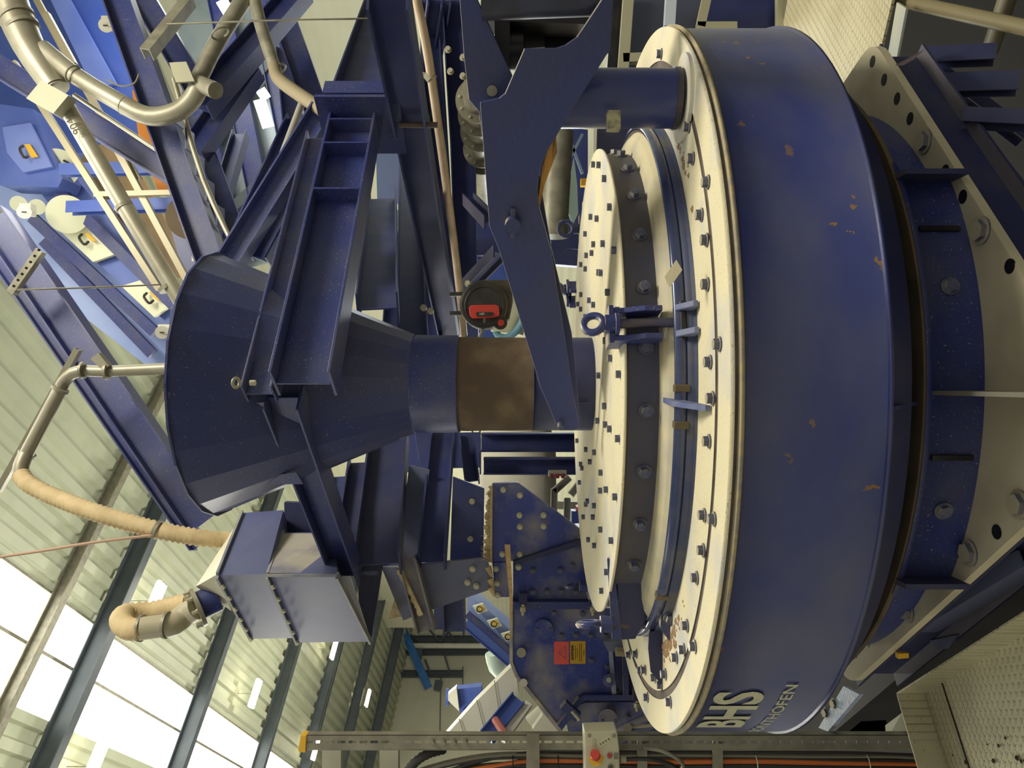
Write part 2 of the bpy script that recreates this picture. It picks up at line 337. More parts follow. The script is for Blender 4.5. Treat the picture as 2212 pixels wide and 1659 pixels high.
# ================================================================== PLATFORMS
z0 = -1.6
def onz(px,py,z=z0): d = z*F/(CX-px); return P(px,py,d)
def rect(c, du, dv): return [c, c+du, c+du+dv, c+dv]
t0 = onz(1965,1515)
kc = P(1940,1500,-(-1.5)*F/(1940-CX))
fl = MB(); c0 = V((kc.x,kc.y,z0)); fl.prism([c0, c0-B*3.2, c0-B*3.2-A*2.4, c0-A*2.4], -Z*.012); struct(fl.build('floor', chk, loc=c0))
k = MB(); k.box(c0-B*1.6+Z*.05+A*.003, B*1.6, A*.003, Z*.055); k.box(c0-A*1.2+Z*.05, A*1.2, B*.003, Z*.055); struct(k.build('trim_40', chk, loc=c0))
k = MB(); k.box(c0-A*.9-B*.16+Z*.002, A*.9, B*.002, Z*.002); struct(k.build('trim_41', blk))
g = MB()
rr = random.Random(3)
for i in range(130):
    a,b2 = rr.gauss(-.32,.13), rr.gauss(.52,.12); p = c0-A*b2+B*a*1.0+Z*.004; s = rr.uniform(.003,.011); g.cyl(p,p+Z*s*.6,s,s*.5,n=6,sm=False)
dd = tag(g.build('dirt_crumbs', mat('dark_crumbs',(70,56,42),.95)), 'dark brown crumbs scattered on the near checker plate', 'dirt'); dd['kind'] = 'stuff'
# far bright checker plate beside the drum with rail tubes over the pit
e0 = P(1912,90,-(-1.6)*F/(1912-CX)); e1 = onz(1935,12)
fp = MB(); q = [onz(1880,200), onz(1925,10), onz(1940,-60), onz(1715,-80), onz(1690,60), onz(1700,200)]; fp.prism(q, -Z*.012); struct(fp.build('floor', chk2, loc=q[0]))
b = MB(); b.prism([onz(1908,175),onz(1937,5),onz(1957,18),onz(1925,190)], -Z*.01); struct(b.build('trim_42', mat('pale_kerb',(196,196,176),.6,0,(150,170,196),.5,6)))
t = thing('handrail', P(2100,30,3.2), 'thick cream handrail tubes crossing over the dark pit', 'railing')
MB().cyl(P(1900,-10,3.4),P(2240,66,2.7),.028,n=14).build('top_rail', mat('cream_rail',(134,124,92),.5), t)
MB().cyl(P(2185,-30,2.9),P(2138,112,3.3),.034,n=14).build('rail_post', MATS['cream_rail'], t)
t = thing('pit_framework', P(2080,170,3.2), 'dark steel beams in the shadowed pit right of the mill base', 'steel frame')
for a in ((1990,125,2150,118,3.0,.06),(2030,185,2200,180,2.9,.07),(2000,140,2212,300,3.1,.05),(2080,255,2230,262,2.6,.05)):
    MB().beam(P(a[0],a[1],a[4]),P(a[2],a[3],a[4]-.1),.07,a[5],'I',.006,up=V((0,1,0))).build('beam', blued, t)
t = thing('tarpaulin_scrap', P(1965,125,2.7), 'pale pointed scrap of sheeting by the base plate corner', 'scrap')
MB().prism([P(1935,140,2.7),P(1998,106,2.75),P(1975,128,2.72),P(1950,142,2.7)], V((0,.004,0))).build('sheet', mat('mauve_sheet',(120,108,110),.8), t)
# ================================================================== THE MILL
D = 3.4; AX = V((.015,D,0)); R = 1.426
def zf(px, r): return (CX-px)/F*(D-r)
def on(th, r, z): return V((AX.x+r*math.sin(th), AX.y-r*math.cos(th), z))      # th=0 faces the camera, positive to the right
ZD, ZB = -.564, -.986
mill = thing('impact_mill', (AX.x,AX.y,-1.365), 'large round dark blue mill drum with dusty bolted lid and white lettering', 'mill')
MB().lathe([(R-.004,ZD-.03),(R-.004,ZB+.012),(R+.004,ZB+.010),(R+.004,ZB),(R-.1,ZB)], AX, 160, sm=False).build('drum', drumm, mill)
for p in mill.children[0].data.polygons: p.use_smooth = abs(p.normal.z) < .3
def smooth_z(o):
    for p in o.data.polygons: p.use_smooth = abs(p.normal.z) < .5
    return o
MB().lathe([(1.0,ZD),(1.281,ZD)], AX, 160).build('deck_plate', dust, mill)
MB().lathe([(1.281,ZD),(1.283,ZD-.005),(1.309,ZD-.005),(1.311,ZD)], AX, 160).build('groove', groove, mill)
smooth_z(MB().lathe([(1.311,ZD),(1.428,ZD),(1.428,ZD-.012)], AX, 160).build('rim_plate', dust, mill))
smooth_z(MB().lathe([(1.420,ZD-.012),(1.420,ZD-.024)], AX, 160).build('rim_joint', groove, mill))
smooth_z(MB().lathe([(1.422,ZD-.022),(1.436,ZD-.026),(1.434,ZD-.036),(1.422,ZD-.038)], AX, 160).build('rim_lip', mat('dusty_lip',(176,162,126),.9,0,(130,128,130),.5,30), mill))
ZL, ZW = zf(1346,.986), zf(1430,.975)
smooth_z(MB().lathe([(.19,ZL),(.95,ZL),(.986,ZL-.003),(.986,ZL-.012),(.978,ZL-.012)], AX, 160).build('lid_plate', dust, mill))
smooth_z(MB().lathe([(.972,ZL-.012),(.965,ZL-.022),(.965,ZW)], AX, 160).build('lid_wall', mat('lid_side_blue',(64,66,88),.5,0,(84,80,78),.7,4), mill))
smooth_z(MB().lathe([(.965,ZW+.006),(1.0,ZW),(1.03,ZW-.012),(1.05,ZW-.03)], AX, 160).build('lid_ledge', mat('ledge_dust',(208,198,160),.85,0,(150,150,156),.5,5), mill))
ring = MB(); rs = []
for i in range(200):
    a = 2*PI*i/200; c = on(a,1.068,-.517); e = V((math.sin(a),-math.cos(a),0)); rs.append([c+.021*(math.cos(2*PI*k/12)*e*.6+math.sin(2*PI*k/12)*Z) for k in range(12)])
ring.rings(rs, closed=True); ring.build('clamp_ring', mat('glossy_blue_ring',(52,62,100),.22,.1,(96,100,116),.5,6), mill)
smooth_z(MB().lathe([(1.062,-.532),(1.082,-.534),(1.082,-.553),(1.09,-.5635)], AX, 160).build('seal_ring', mat('seal_blue',(58,66,96),.6,0,(96,92,84),.7,6), mill))
MB().lathe([(1.058,-.5),(1.05,-.505)], AX, 160).build('ring_gap', groove, mill)
# bolts on the lid and on the deck: square heads in rings
lidb = []
for th,r in ((-64,.93),(-52,.93),(-40,.93),(-28,.93),(-15,.93),(-2,.93),(11,.93),(25,.93),(38,.93),(51,.93),(64,.93),(77,.93)): lidb.append((th+3,r))
for k in range(18): lidb.append((k*20+6,.72)); 
for k in range(12): lidb.append((k*30+14,.60)); lidb.append((k*30+20,.56))
for k in range(12): lidb.append((k*30+3,.36))
for th,r in lidb: bolt(mill, on(math.radians(th),r,ZL), Z, .013, .016, bolt_m, False)
for k in range(30):
    th = math.radians(k*12-6); bolt(mill, on(th,.965,ZL-.078), V((math.sin(th),-math.cos(th),0)), .018, .022, bolt_m, True)
dk = []
for k in range(-13,14): dk.append((k*10.5+2.2,1.235)); 
for k in range(-7,8): dk.append((k*21-2.5,1.262)); dk.append((k*21+4,1.335))
for th,r in dk:
    if abs(th) < 150: bolt(mill, on(math.radians(th),r,ZD), Z, .0155, .02, bolt_m, True)
# steel ribs lying on the lid, left and right, and far bracket
def latch(th, lid_to=.70, clear=True):
    e = V((math.sin(th),-math.cos(th),0)); s = V((math.cos(th),math.sin(th),0))
    q = lambda r,z,w: V((AX.x,AX.y,0))+e*r+Z*z+s*w
    prof = [(.90,ZL+.035),(1.03,ZL+.035),(1.03,ZL+.0),(1.06,ZL-.06),(1.06,ZL-.115),(.99,ZL-.115),(.965,ZL-.06),(.90,ZL)]
    for w in (-.052,.036):
        MB().prism([q(r,z,w) for r,z in prof], s*.018).build('latch_cheek', blue, mill, bevel=.003)
    MB().prism([q(.93,ZL+.034,-.06),q(1.035,ZL+.034,-.06),q(1.035,ZL+.034,-.02),q(.93,ZL+.034,-.02)], Z*.014).build('latch_plate', blue, mill)
    MB().prism([q(.93,ZL+.034,.02),q(1.035,ZL+.034,.02),q(1.035,ZL+.034,.06),q(.93,ZL+.034,.06)], Z*.014).build('latch_plate', blue, mill)
    MB().cyl(q(1.055,-.545,0), q(1.03,ZL+.075,0), .015, n=14).build('swing_bolt', mat('worn_steel',(92,82,74),.5,.5,(60,66,110),.6,12), mill)
    n = MB(); n.cyl(q(1.03,ZL+.03,0), q(1.03,ZL+.062,0), .030, n=6, sm=False); n.cyl(q(1.03,ZL+.018,0), q(1.03,ZL+.03,0), .036, n=20); n.build('eye_nut', blue, mill)
    MB().torus(q(1.03,ZL+.098,0), e+s*.35+Z*.3, .031, .012, 36, 12).build('lifting_eye', bluem, mill)
    for w in (-.052,.03): MB().prism([q(1.01,-.56,w),q(1.13,-.56,w),q(1.13,-.545,w),q(1.08,-.5,w),q(1.02,-.5,w)], s*.02).build('hinge_lug', mat('lug_blue',(112,120,150),.6,0,(70,82,140),.6,12), mill, bevel=.003)
    MB().cyl(q(1.07,-.525,-.06),q(1.07,-.525,.06),.014,n=12).build('hinge_pin', blk, mill)
latch(math.radians(9.6)); 
# left-hand latch standing at the left end of the lid, right-hand one behind the column
latch(math.radians(150))
# small stop brackets on the deck
for th in (-4.2,):
    a = math.radians(th); e = V((math.sin(a),-math.cos(a),0)); s = V((math.cos(a),math.sin(a),0)); q = lambda r,z,w: V((AX.x,AX.y,0))+e*r+Z*z+s*w
    MB().prism([q(1.0,-.50,0),q(1.25,-.56,0),q(1.25,-.545,0),q(1.12,-.48,0),q(1.0,-.475,0)], s*.016).build('stop_lug', MATS['lug_blue'], mill)
for th in (-1.5,-7.5,-44): # clips over the clamp ring
    a = math.radians(th); e = V((math.sin(a),-math.cos(a),0)); s = V((math.cos(a),math.sin(a),0)); c = on(a,1.07,-.517)
    MB().box(c, s*.012, e*.014, Z*.024).build('ring_clip', mat('tape_brown',(100,88,66),.8), mill, bevel=.004)
MB().prism([P(1436,598,2.22),P(1461,561,2.22),P(1474,583,2.2),P(1447,621,2.2)], V((0,.004,0))).build('tape_strip', mat('grey_tape',(170,162,130),.5), mill)
# big triangular cheek at the left end of the lid
lp = lambda x,y,d: P(x,y,d)
ck = [(1334,1258),(1338,1382),(1372,1380),(1410,1312),(1404,1268),(1398,1258)]
MB().prism([P(x,y,2.78+(y-1258)*.0007) for x,y in ck], V((.02,.02,0))).build('latch_cheek', blued, mill)
MB().prism([P(x,y,2.74+(y-1208)*.0007) for x,y in ((1311,1208),(1324,1208),(1345,1382),(1322,1382))], V((0,.03,-.005))).build('latch_rail', blue, mill, bevel=.002)
for x,y,d in ((1275,1347,2.83),):
    MB().torus(P(1272,1348,2.85), V((.95,.18,.05)), .037,.013,36,12).build('lifting_eye', bluem, mill)
    MB().cyl(P(1322,1348,2.85),P(1297,1348,2.85),.034,n=6,sm=False).build('eye_nut', blue, mill)
    MB().cyl(P(1430,1348,2.88),P(1300,1348,2.85),.018,n=14).build('swing_bolt', MATS['worn_steel'], mill)
MB().prism([P(x,y,2.72) for x,y in ((1429,1322),(1468,1398),(1463,1408),(1426,1358))], V((.02,.03,0))).build('hinge_lug', blue, mill)
MB().prism([P(x,y,2.86) for x,y in ((1402,1365),(1430,1360),(1468,1398),(1445,1500),(1405,1450),(1400,1400))], V((0,.02,-.01))).build('bracket_plate', blued, mill)
bolt(mill, P(1449,1336,2.70), V((-.2,-1,0)), .02, .02, bolt_m)
c_ = MB(); c_.cyl(on(math.radians(-38),1.19,ZD+.0), on(math.radians(-38),1.19,ZD+.02),.05,.03,n=9,sm=False)
# dirt pile on the deck
g = MB()
for i in range(150):
    th = math.radians(-56+rr.gauss(0,1)*8) if i < 100 else math.radians(48+rr.gauss(0,1)*10); r = 1.13+abs(rr.gauss(0,.03)); s = rr.uniform(.003,.010); p = on(th,r,ZD); g.cyl(p,p+Z*s*.7,s*1.6,s*.4,n=6,sm=False)
g_ = g.build('dirt_crumbs', mat('reddish_crumbs',(150,122,90),.95), mill); g_['kind'] = 'stuff'
# inlet pipe standing on the lid
smooth_z(MB().lathe([(.2065,ZL),(.2065,-.089),(.199,-.089)], AX-V((.015,0,0)), 64).build('inlet_pipe', blued, mill))
MB().box(on(0.02,.2,-.16)+V((-.10,0,-.1)), V((.004,0,0)),V((0,.004,0)),Z*.06).build('pipe_tab', blued, mill)
# lettering wrapped on the drum
def wrap(s, size, th0, z, name, bold, width_ang):
    o = text(s,size,letter,name,bold,0); xs = [v.co.x for v in o.data.vertices]; w0 = min(xs); w1 = max(xs); a0 = math.radians(th0); wa = math.radians(width_ang)
    import bmesh
    bm = bmesh.new(); bm.from_mesh(o.data); bmesh.ops.triangulate(bm, faces=bm.faces)
    for _ in range(2): bmesh.ops.subdivide_edges(bm, edges=[e for e in bm.edges if e.calc_length() > .02], cuts=2, use_grid_fill=True)
    bmesh.ops.triangulate(bm, faces=bm.faces)
    for v in bm.verts:
        a = a0-wa*(w1-v.co.x)/(w1-w0); p = on(a, R+.0015, z+v.co.y); v.co = p-worldloc(mill)
    bm.to_mesh(o.data); bm.free(); o.parent = mill; o.location = (0,0,0); return o
wrap('BHS', .205, -42.2, -.712, 'lettering', .006, 14)
wrap('SONTHOFEN', .052, -40.5, -.852, 'lettering', .0004, 20)
# support ring and base
smooth_z(MB().lathe([(1.30,ZB),(1.30,-1.1),(1.12,-1.16)], AX, 120).build('drum_skirt', blued, mill))
smooth_z(MB().lathe([(1.10,-1.172),(1.225,-1.172),(1.225,-1.188)], AX, 120, math.radians(-70), math.radians(70)).build('support_flange', brown, mill))
smooth_z(MB().lathe([(1.232,-1.178),(1.232,-1.192),(1.195,-1.192),(1.195,-1.365)], AX, 80, math.radians(-33), math.radians(33)).build('support_shell', blue, mill))
smooth_z(MB().lathe([(1.12,-1.17),(1.12,-1.365)], AX, 120).build('inner_shell', blue, mill))
for th in (-32,32):
    a = math.radians(th); s = V((math.cos(a),math.sin(a),0)); e = V((math.sin(a),-math.cos(a),0)); c = on(a,1.17,-1.27)
    MB().box(c+V((.0,0,0)), V((0,.13,0)), V((.008,0,0)), Z*.095).build('gusset', blued, mill)
for th in (-19,-11,13,22):
    a = math.radians(th); c = on(a,1.2,-1.28); 
    if th in (-11,22): MB().box(c, V((math.cos(a),math.sin(a),0))*.008, V((math.sin(a),-math.cos(a),0))*.006, Z*.06).build('slot_bar', blk, mill)
    else: bolt(mill, c, V((math.sin(a),-math.cos(a),.0)), .02, .015, bolt_m)
MB().box(on(math.radians(-1.6),1.45,-1.28), V((.006,0,0)), V((0,.26,0)), Z*.085).build('centre_fin', mat('fin_dust',(120,116,104),.7), mill)
a_ = math.radians(-3.6); MB().prism([on(a_,1.4,ZB),on(a_,1.22,ZB),on(a_,1.2,-1.17)], V((.01,0,0))).build('gusset', blue, mill)
BZ = -1.365
bf = V((-.265,1.78,BZ)); 
cr = V((1.29,2.91,BZ)); cl = V((-1.22,3.09,BZ))
def rnd(p, a, b, r=.07, n=6):
    a = (a-p).normalized()*r+p; b = (b-p).normalized()*r+p; return [a.lerp(p,t).lerp(p.lerp(b,t),t) for t in [i/n for i in range(n+1)]]
o_r = cr-A*0+B*.9; o_l = cl+A*1.0
def onb(px,py,z=BZ): d = z*F/(CX-px); return P(px,py,d)
e1 = onb(1885,84); e2 = onb(2212,600); e3 = onb(1834,1482); e4 = onb(2212,1137)
u1 = (e2-e1).normalized(); u2 = (e4-e3).normalized(); dt = u1.x*u2.y-u1.y*u2.x; w_ = e3-e1
bf = e1+u1*((w_.x*u2.y-w_.y*u2.x)/dt); cr = e1; cl = e3
outl = [bf]+rnd(cr, bf, cr+V((-.25,.9,0)), .10)+[cr+V((-.3,1.2,0)), cl+V((.3,1.0,0))]+rnd(cl, cl+V((.4,.9,0)), bf, .1)
MB().prism(outl, -Z*.03).build('base_plate', mat('dusty_base_plate',(206,196,164),.75,0,(150,144,124),.5,3), mill, bevel=0)
hm = blk
def onb(px,py,z=BZ): d = z*F/(CX-px); return P(px,py,d)
for px,py in ((1884,133),(1909,172),(1937,213),(1965,256),(2041,370),(2079,425),(2180,575),(1846,1410),(1872,1387),(1897,1363),(1930,1329),(2046,1250),(2152,1149)):
    c = onb(px,py,BZ+.002); o = MB(); o.cyl(c-Z*.004, c+Z*.0, .021, n=20); h_ = o.build('hole', hm, mill)
for px,py in ((1999,305),(2122,498),(2095,1195),(1962,1320),(2203,1090)): bolt(mill, onb(px,py), Z, .03, .02, bolt_m)
# base beams under the plate
MB().beam(bf-u2*.1-Z*.12-u1*.06, cl-Z*.12-u1*.06, .17,.06,'U',.01,side=-1).build('base_beam', blued, mill)
MB().beam(bf+u1*.1-Z*.12-u2*.08, cr-Z*.12-u2*.08, .17,.06,'U',.01,side=1).build('base_beam', blued, mill)
MB().prism([onb(x,y,-1.62) for x,y in ((2012,250),(2085,250),(2260,480),(2260,620),(2170,520))], -Z*.03).build('base_step', blued, mill)
fr = thing('base_frame_channel', P(2100,1290,2.3), 'blue grey channel beam lying below the dusty base plate, left side', 'beam')
MB().beam(P(2000,1366,2.77),P(2240,1225,2.2),.085,.05,'U',.01,side=-1).build('channel', mat('channel_blue',(88,94,116),.5), fr)
MB().prism([onb(2008,1384,-1.55),onb(2022,1404,-1.55),onb(2050,1400,-1.55),onb(2066,1372,-1.55)], -Z*.01).build('foot_plate', MATS['channel_blue'], fr)
t = thing('yellow_marker', P(1948,1416,2.75), 'small yellow block below the left corner of the base plate', 'marker'); MB().beam(P(1937,1416,2.75),P(1960,1414,2.75),.018,.02,'box').build('block', yel, t)
t = thing('plinth_plate', P(1800,1540,3.1), 'pale blue checker strip with bolts under the left rim of the drum', 'plate')
MB().prism([onb(1768,1572,-1.5),onb(1822,1482,-1.5),onb(1856,1500,-1.5),onb(1788,1580,-1.5)], -Z*.02).build('strip', mat('blue_white_checker',(176,188,206),.5,0,(130,150,190),.5,20,bump=.4), t)
for x,y in ((1803,1521),(1785,1540)): bolt(t, onb(x,y,-1.5), V((0,-.2,1)), .02,.016,bolt_m)
t = thing('pit_wall_beam', P(1900,1470,3.4), 'long dark beam in the gap between mill base and near platform', 'beam')
MB().beam(P(1830,1580,4.6),P(2250,1235,3.1),.3,.1,'box').build('beam', mat('grimy_brown',(50,45,42),.8,0,(36,34,34),.6,4), t)
t = thing('dusty_floor_sheet', P(1880,1560,3.9), 'cream dusty sheets on the floor between rail and near platform', 'sheet')
MB().prism([P(1822,1590,3.9),P(1860,1558,3.9),P(1905,1556,3.9),P(1915,1592,3.9)], -Z*.02).build('sheet', white, t)
MB().prism([P(1912,1567,3.7),P(1948,1540,3.6),P(1975,1600,3.6),P(1915,1600,3.7)], -Z*.02).build('sheet', white, t)
# ================================================================== LID LIFTING ARM
arm = thing('lid_lifting_arm', P(1370,215,2.4), 'heavy blue lifting arm of cut plates on a vertical ram, reaching over the lid', 'lifting arm')
q0 = P(1250,200,2.34); q1 = P(1210,900,2.93); dA = (q1-q0); dA.z = 0; nA = V((dA.y,-dA.x,0)).normalized()
if nA.y > 0: nA = -nA
def armp(pts, off=0): return [onpl(x,y,q0+nA*(-off),nA) for x,y in pts]
g1 = [(1037,222),(1078,213),(1091,203),(1133,106),(1202,105),(1222,98),(1246,81),(1262,58),(1300,0),(1326,-12),(1322,50),(1318,110),(1310,119),(1216,270),(1202,294),(1183,325),(1172,352),(1163,385),(1161,415),(1165,448),(1190,540),(1222,740),(1240,860),(1250,912),(1247,927),(1238,930),(1214,930),(1201,915),(1168,838),(1078,540),(1057,488)]
MB().prism(armp(g1), -nA*.025).build('side_plate', arm_b, arm, bevel=.002)
g2 = [(988,-10),(1027,-10),(1107,165),(1150,230),(1160,330),(1172,420),(1177,452),(1192,540),(1235,720),(1255,915),(1225,925),(1185,838),(1092,540),(1070,488),(1034,240),(1013,215),(1003,130),(993,0)]
MB().prism(armp(g2,.14), -nA*.025).build('side_plate', arm_b, arm, bevel=.002)
MB().prism(armp([(1050,240),(1065,480),(1085,545),(1165,800),(1172,800),(1092,545),(1073,480),(1058,240)],.03), -nA*.11).build('web_plate', mat('dusty_edge',(176,170,140),.7,0,(60,66,110),.6,6), arm)
MB().prism(armp([(1201,272),(1203,330),(1176,400),(1166,448),(1163,430),(1172,360)],.05), -nA*.05).build('packing_block', copper, arm)
c = onpl(1108,480,q0,nA); m_ = MB(); m_.cyl(c-nA*.02, c+nA*.045, .026, n=24); m_.build('pivot_pin', arm_b, arm)
m_ = MB(); m_.box(c+nA*.012+V((.0,0,0)), dA.normalized()*.05, nA*.004, Z*.008); m_.build('pin_keeper', bolt_m, arm); 
c = onpl(1063,196,q0+nA*-.14,nA); MB().cyl(c-nA*.01,c+nA*.004,.017,n=20).build('hole', mat('hole_shade',(150,146,130),.6), arm)
c = onpl(1211,915,q0,nA); MB().cyl(c-nA*.02,c+nA*.03,.012,n=14).build('pin', bolt_m, arm)
rp = P(1465,213,2.5)
MB().cyl(V((rp.x,rp.y,zf(1215,R)*0+P(1180,213,2.5).z)), V((rp.x,rp.y,P(1455,213,2.5).z)), .094, n=48).build('ram_cylinder', bluem, arm)
MB().cyl(V((rp.x,rp.y,P(1452,213,2.5).z)), V((rp.x,rp.y,P(1464,213,2.5).z)), .0975, n=48).build('ram_gland', mat('gland_blue',(48,50,76),.4,0,(80,66,30),.7,6), arm)
MB().cyl(V((rp.x,rp.y,P(1464,213,2.5).z)), V((rp.x,rp.y,ZD)), .058, n=32).build('ram_rod', mat('rod_black',(30,28,36),.35,.2,(62,42,28),.6,5), arm)
MB().cyl(V((rp.x,rp.y,ZD+.012)), V((rp.x,rp.y,ZD)), .14, n=40).build('ram_seat', dust, arm)
k_ = P(1325,262,2.37); MB().box(k_, V((.028,0,0)), V((0,.02,0)), Z*.02).build('cable_stub', mat('worn_tab',(100,100,84),.6,0,(190,184,140),.8,20), arm)
MB().cyl(P(1040,10,2.3),P(1300,0,2.3),.045,n=30).build('pivot_cylinder', mat('grimy_blue',(60,64,82),.4,0,(40,36,40),.7,6), arm)
MB().beam(P(1040,20,2.55),P(1300,30,2.55),.12,.1,'box').build('rear_beam', blk, arm)
MB().beam(P(1085,20,2.5),P(1085,170,2.6),.05,.05,'box').build('link', blk, arm)
MB().cyl(P(1092,105,2.6),P(1130,105,2.6),.07,n=24).build('cable_drum', blk, arm)
MB().beam(P(1140,30,2.6),P(1145,108,2.6),.1,.03,'box').build('link', blk, arm)
MB().prism([P(x,y,2.62) for x,y in ((1120,40),(1290,35),(1240,105),(1130,108))], V((0,.1,0))).build('back_plate', blk, arm)
# ================================================================== HOPPER
hop = thing('feed_hopper', (0,D,1.287), 'large dark blue faceted cone hopper above the mill with short round spout', 'hopper')
def cone(prof, n=22):
    b = MB(); rs = []
    for r,z in prof: rs.append([V((r*math.sin(2*PI*(k+.35)/n), D-r*math.cos(2*PI*(k+.35)/n), z)) for k in range(n)])
    return b.rings(rs, cap=False, sm=False)
cone([(.573,1.287),(.22,.43)]).build('cone', mat('hopper_blue',(52,60,106),.4,0,(64,66,92),.5,3,(120,120,120),.5,speck=(120,124,140)), hop)
MB().lathe([(.58,1.287),(.58,1.278),(.565,1.278)], V((0,D,0)), 22).build('top_edge', blue, hop)
smooth_z(MB().lathe([(.214,.43),(.218,.42),(.216,.24),(.22,.232),(.212,.232)], V((0,D,0)), 64).build('spout', blue, hop))
for pts in (((478,912),(600,916),(590,868),(520,872)),((553,1046),(655,1046),(640,1020),(575,1030))):
    MB().prism([P(x,y,2.9+abs(y-830)*.0014) for x,y in pts], V((0,.012,0))).build('gusset', blue, hop)
smooth_z(MB().lathe([(.208,.238),(.2095,.2),(.207,.1),(.2075,0),(.2055,-.09),(.21,-.093)], V((0,D,0)), 64).build('fabric_sleeve', cloth, hop))
# support frame around the hopper
fr = thing('hopper_support_frame', P(770,240,3.7), 'blue I-beam frame carrying the cone hopper, with end plates and stiffeners', 'steel frame')
E = V((0,2.80,0)); E2 = E+A*1.575; zt, zb = .876,.652
MB().beam(E+Z*(zt+zb)/2, E2+Z*(zt+zb)/2, zt-zb, .15, 'I', .012).build('beam', blue, fr, bevel=.002)
for tt in (1.0,1.32,1.5): MB().box(E+A*tt*1.0+Z*(zt+zb)/2-B*.04, A*.005, B*.036, Z*.1).build('stiffener', blue, fr)
s0 = P(560,852,2.87); s1 = s0+A*1.55; MB().beam(s0,s1+Z*0,.118,.10,'I',.009).build('beam', blue, fr, bevel=.002)
b0 = P(612,858,2.93); b1 = P(752,1243,4.0); MB().beam(b0,b1,.135,.13,'I',.01).build('beam', blue, fr, bevel=.002)
MB().beam(b1+V((0,.05,-.0)), b1+V((.02,-.02,0))+B*.01,.3,.02,'box').build('end_plate', blue, fr)
MB().box(P(782,270,3.72), B*.16, A*.01, Z*.20).build('end_plate', blue, fr)
MB().box(P(782,246,3.8)+A*.03, B*.13, A*.05, Z*.17).build('end_bracket', blue, fr)
MB().cyl(P(862,270,3.7),P(945,270,3.7),.014,n=12).build('steel_peg', mat('rusty_peg',(90,78,70),.6), fr)
for i,(x,y) in enumerate(((502,827),)):
    MB().torus(P(510,827,2.78), V((0,.45,1)), .017,.006,24,8).build('lifting_eye', galv, fr)
MB().cyl(P(540,827,2.8),P(552,827,2.8),.011,n=6,sm=False).build('bolt', boltg, fr)
for pts,dd in ((((590,600),(625,610),(570,836),(528,830)),3.0),):
    pass
# second tier beams behind
def beams(root, rows, mt, nm='beam'):
    for r in rows:
        x0,y0,d0,x1,y1,d1,h,bw = r[:8]; kind = r[8] if len(r) > 8 else 'I'; mm = r[9] if len(r) > 9 else mt
        MB().beam(P(x0,y0,d0),P(x1,y1,d1),h,bw,kind,.011).build(nm, mm, root)
st_ = thing('rear_steel_structure', P(900,300,5), 'tall blue steel structure of crossing I-beams behind the hopper and the lifting arm', 'steel structure')
rearb = mat('rear_beam_blue', (44,53,106), .7, 0, (70,74,100), .4, 5, (120,112,112), .5)
beams(st_, [
 (838,-10,3.0,972,735,6.6,.165,.14),
 (770,235,4.6,830,0,7.5,.30,.2),
 (828,430,7.0,816,668,4.4,.24,.2),
 (882,300,9,892,730,5.0,.2,.16),
 (925,0,5.2,965,560,6.6,.14,.13),(965,560,6.6,985,735,7.2,.14,.13),
 (985,0,5.6,1000,300,6.2,.2,.16),(1000,300,6.2,1012,735,7.5,.2,.16),
 (940,0,5.0,905,230,6.2,.1,.1),
 (1010,215,6.0,1060,120,5.2,.1,.1),(1012,430,6.2,1060,480,5.6,.10,.1),(1008,620,6,1080,545,5.4,.1,.1),
 (960,0,5.5,940,130,6.0,.1,.1),
 (700,380,5.0,600,700,4.2,.20,.18),
 ], rearb)
for (x,y0,y1) in ((896,432,460),(920,640,668)): pass
beams(st_, [
 (842,935,5.0,815,1219,3.95,.24,.16,'I',blued),(782,1000,5.0,752,1219,4.3,.16,.14,'I',blued),
 (957,935,5.0,933,1214,4.15,.15,.13),
 (1002,935,5.6,1000,1010,5.3,.25,.14),
 (1040,955,5.8,1275,955,5.8,.14,.14),(1045,1006,5.6,1270,1006,5.6,.12,.12),
 (1007,940,5.2,1020,1040,5.0,.1,.1),
 (868,930,6.2,880,1010,6.0,.2,.1),(905,930,6.8,900,1020,6.6,.3,.1),(740,1030,5.6,722,1215,5.0,.16,.1),(868,1080,5.4,850,1222,5.0,.16,.1),(925,560,6.8,935,735,6.4,.16,.1),(860,560,7.6,850,735,7.0,.2,.14),
 ], rearb)
MB().beam(P(980,1250,4.5),P(982,1364,4.5),.125,.16,'I',.01).build('beam', blue, st_)
MB().beam(P(948,1300,4.6),P(948,1354,4.6),.05,.1,'box').build('beam', blue, st_)
for x,y in ((915,665),(930,672),(905,405),(968,108),(973,155),(1000,125),(1000,165),(998,640),(1010,612)):
    bolt(st_, P(x,y,4.9), V((0,-1,0)), .016,.03,boltg)
tag(MB().tube([P(900,0,3.9),P(920,95,4.0),P(945,260,4.2),P(985,560,4.8),P(1002,725,5.1)], .024, 14, step=.1).build('conduit_pipe', mat('pale_pipe',(206,184,156),.35,.2,(170,150,124),.5,9)), 'long pale steel pipe slanting down in front of the rear beams', 'pipe')
t = thing('pipe_clamp', P(929,163,3.9), 'steel clip holding the slanting pale pipe to the beam', 'clamp'); MB().cyl(P(924,160,4.08),P(934,172,4.08),.03,n=18).build('ring', galvd, t); MB().beam(P(895,158,4.1),P(925,163,4.1),.02,.02,'box').build('arm', galvd, t)
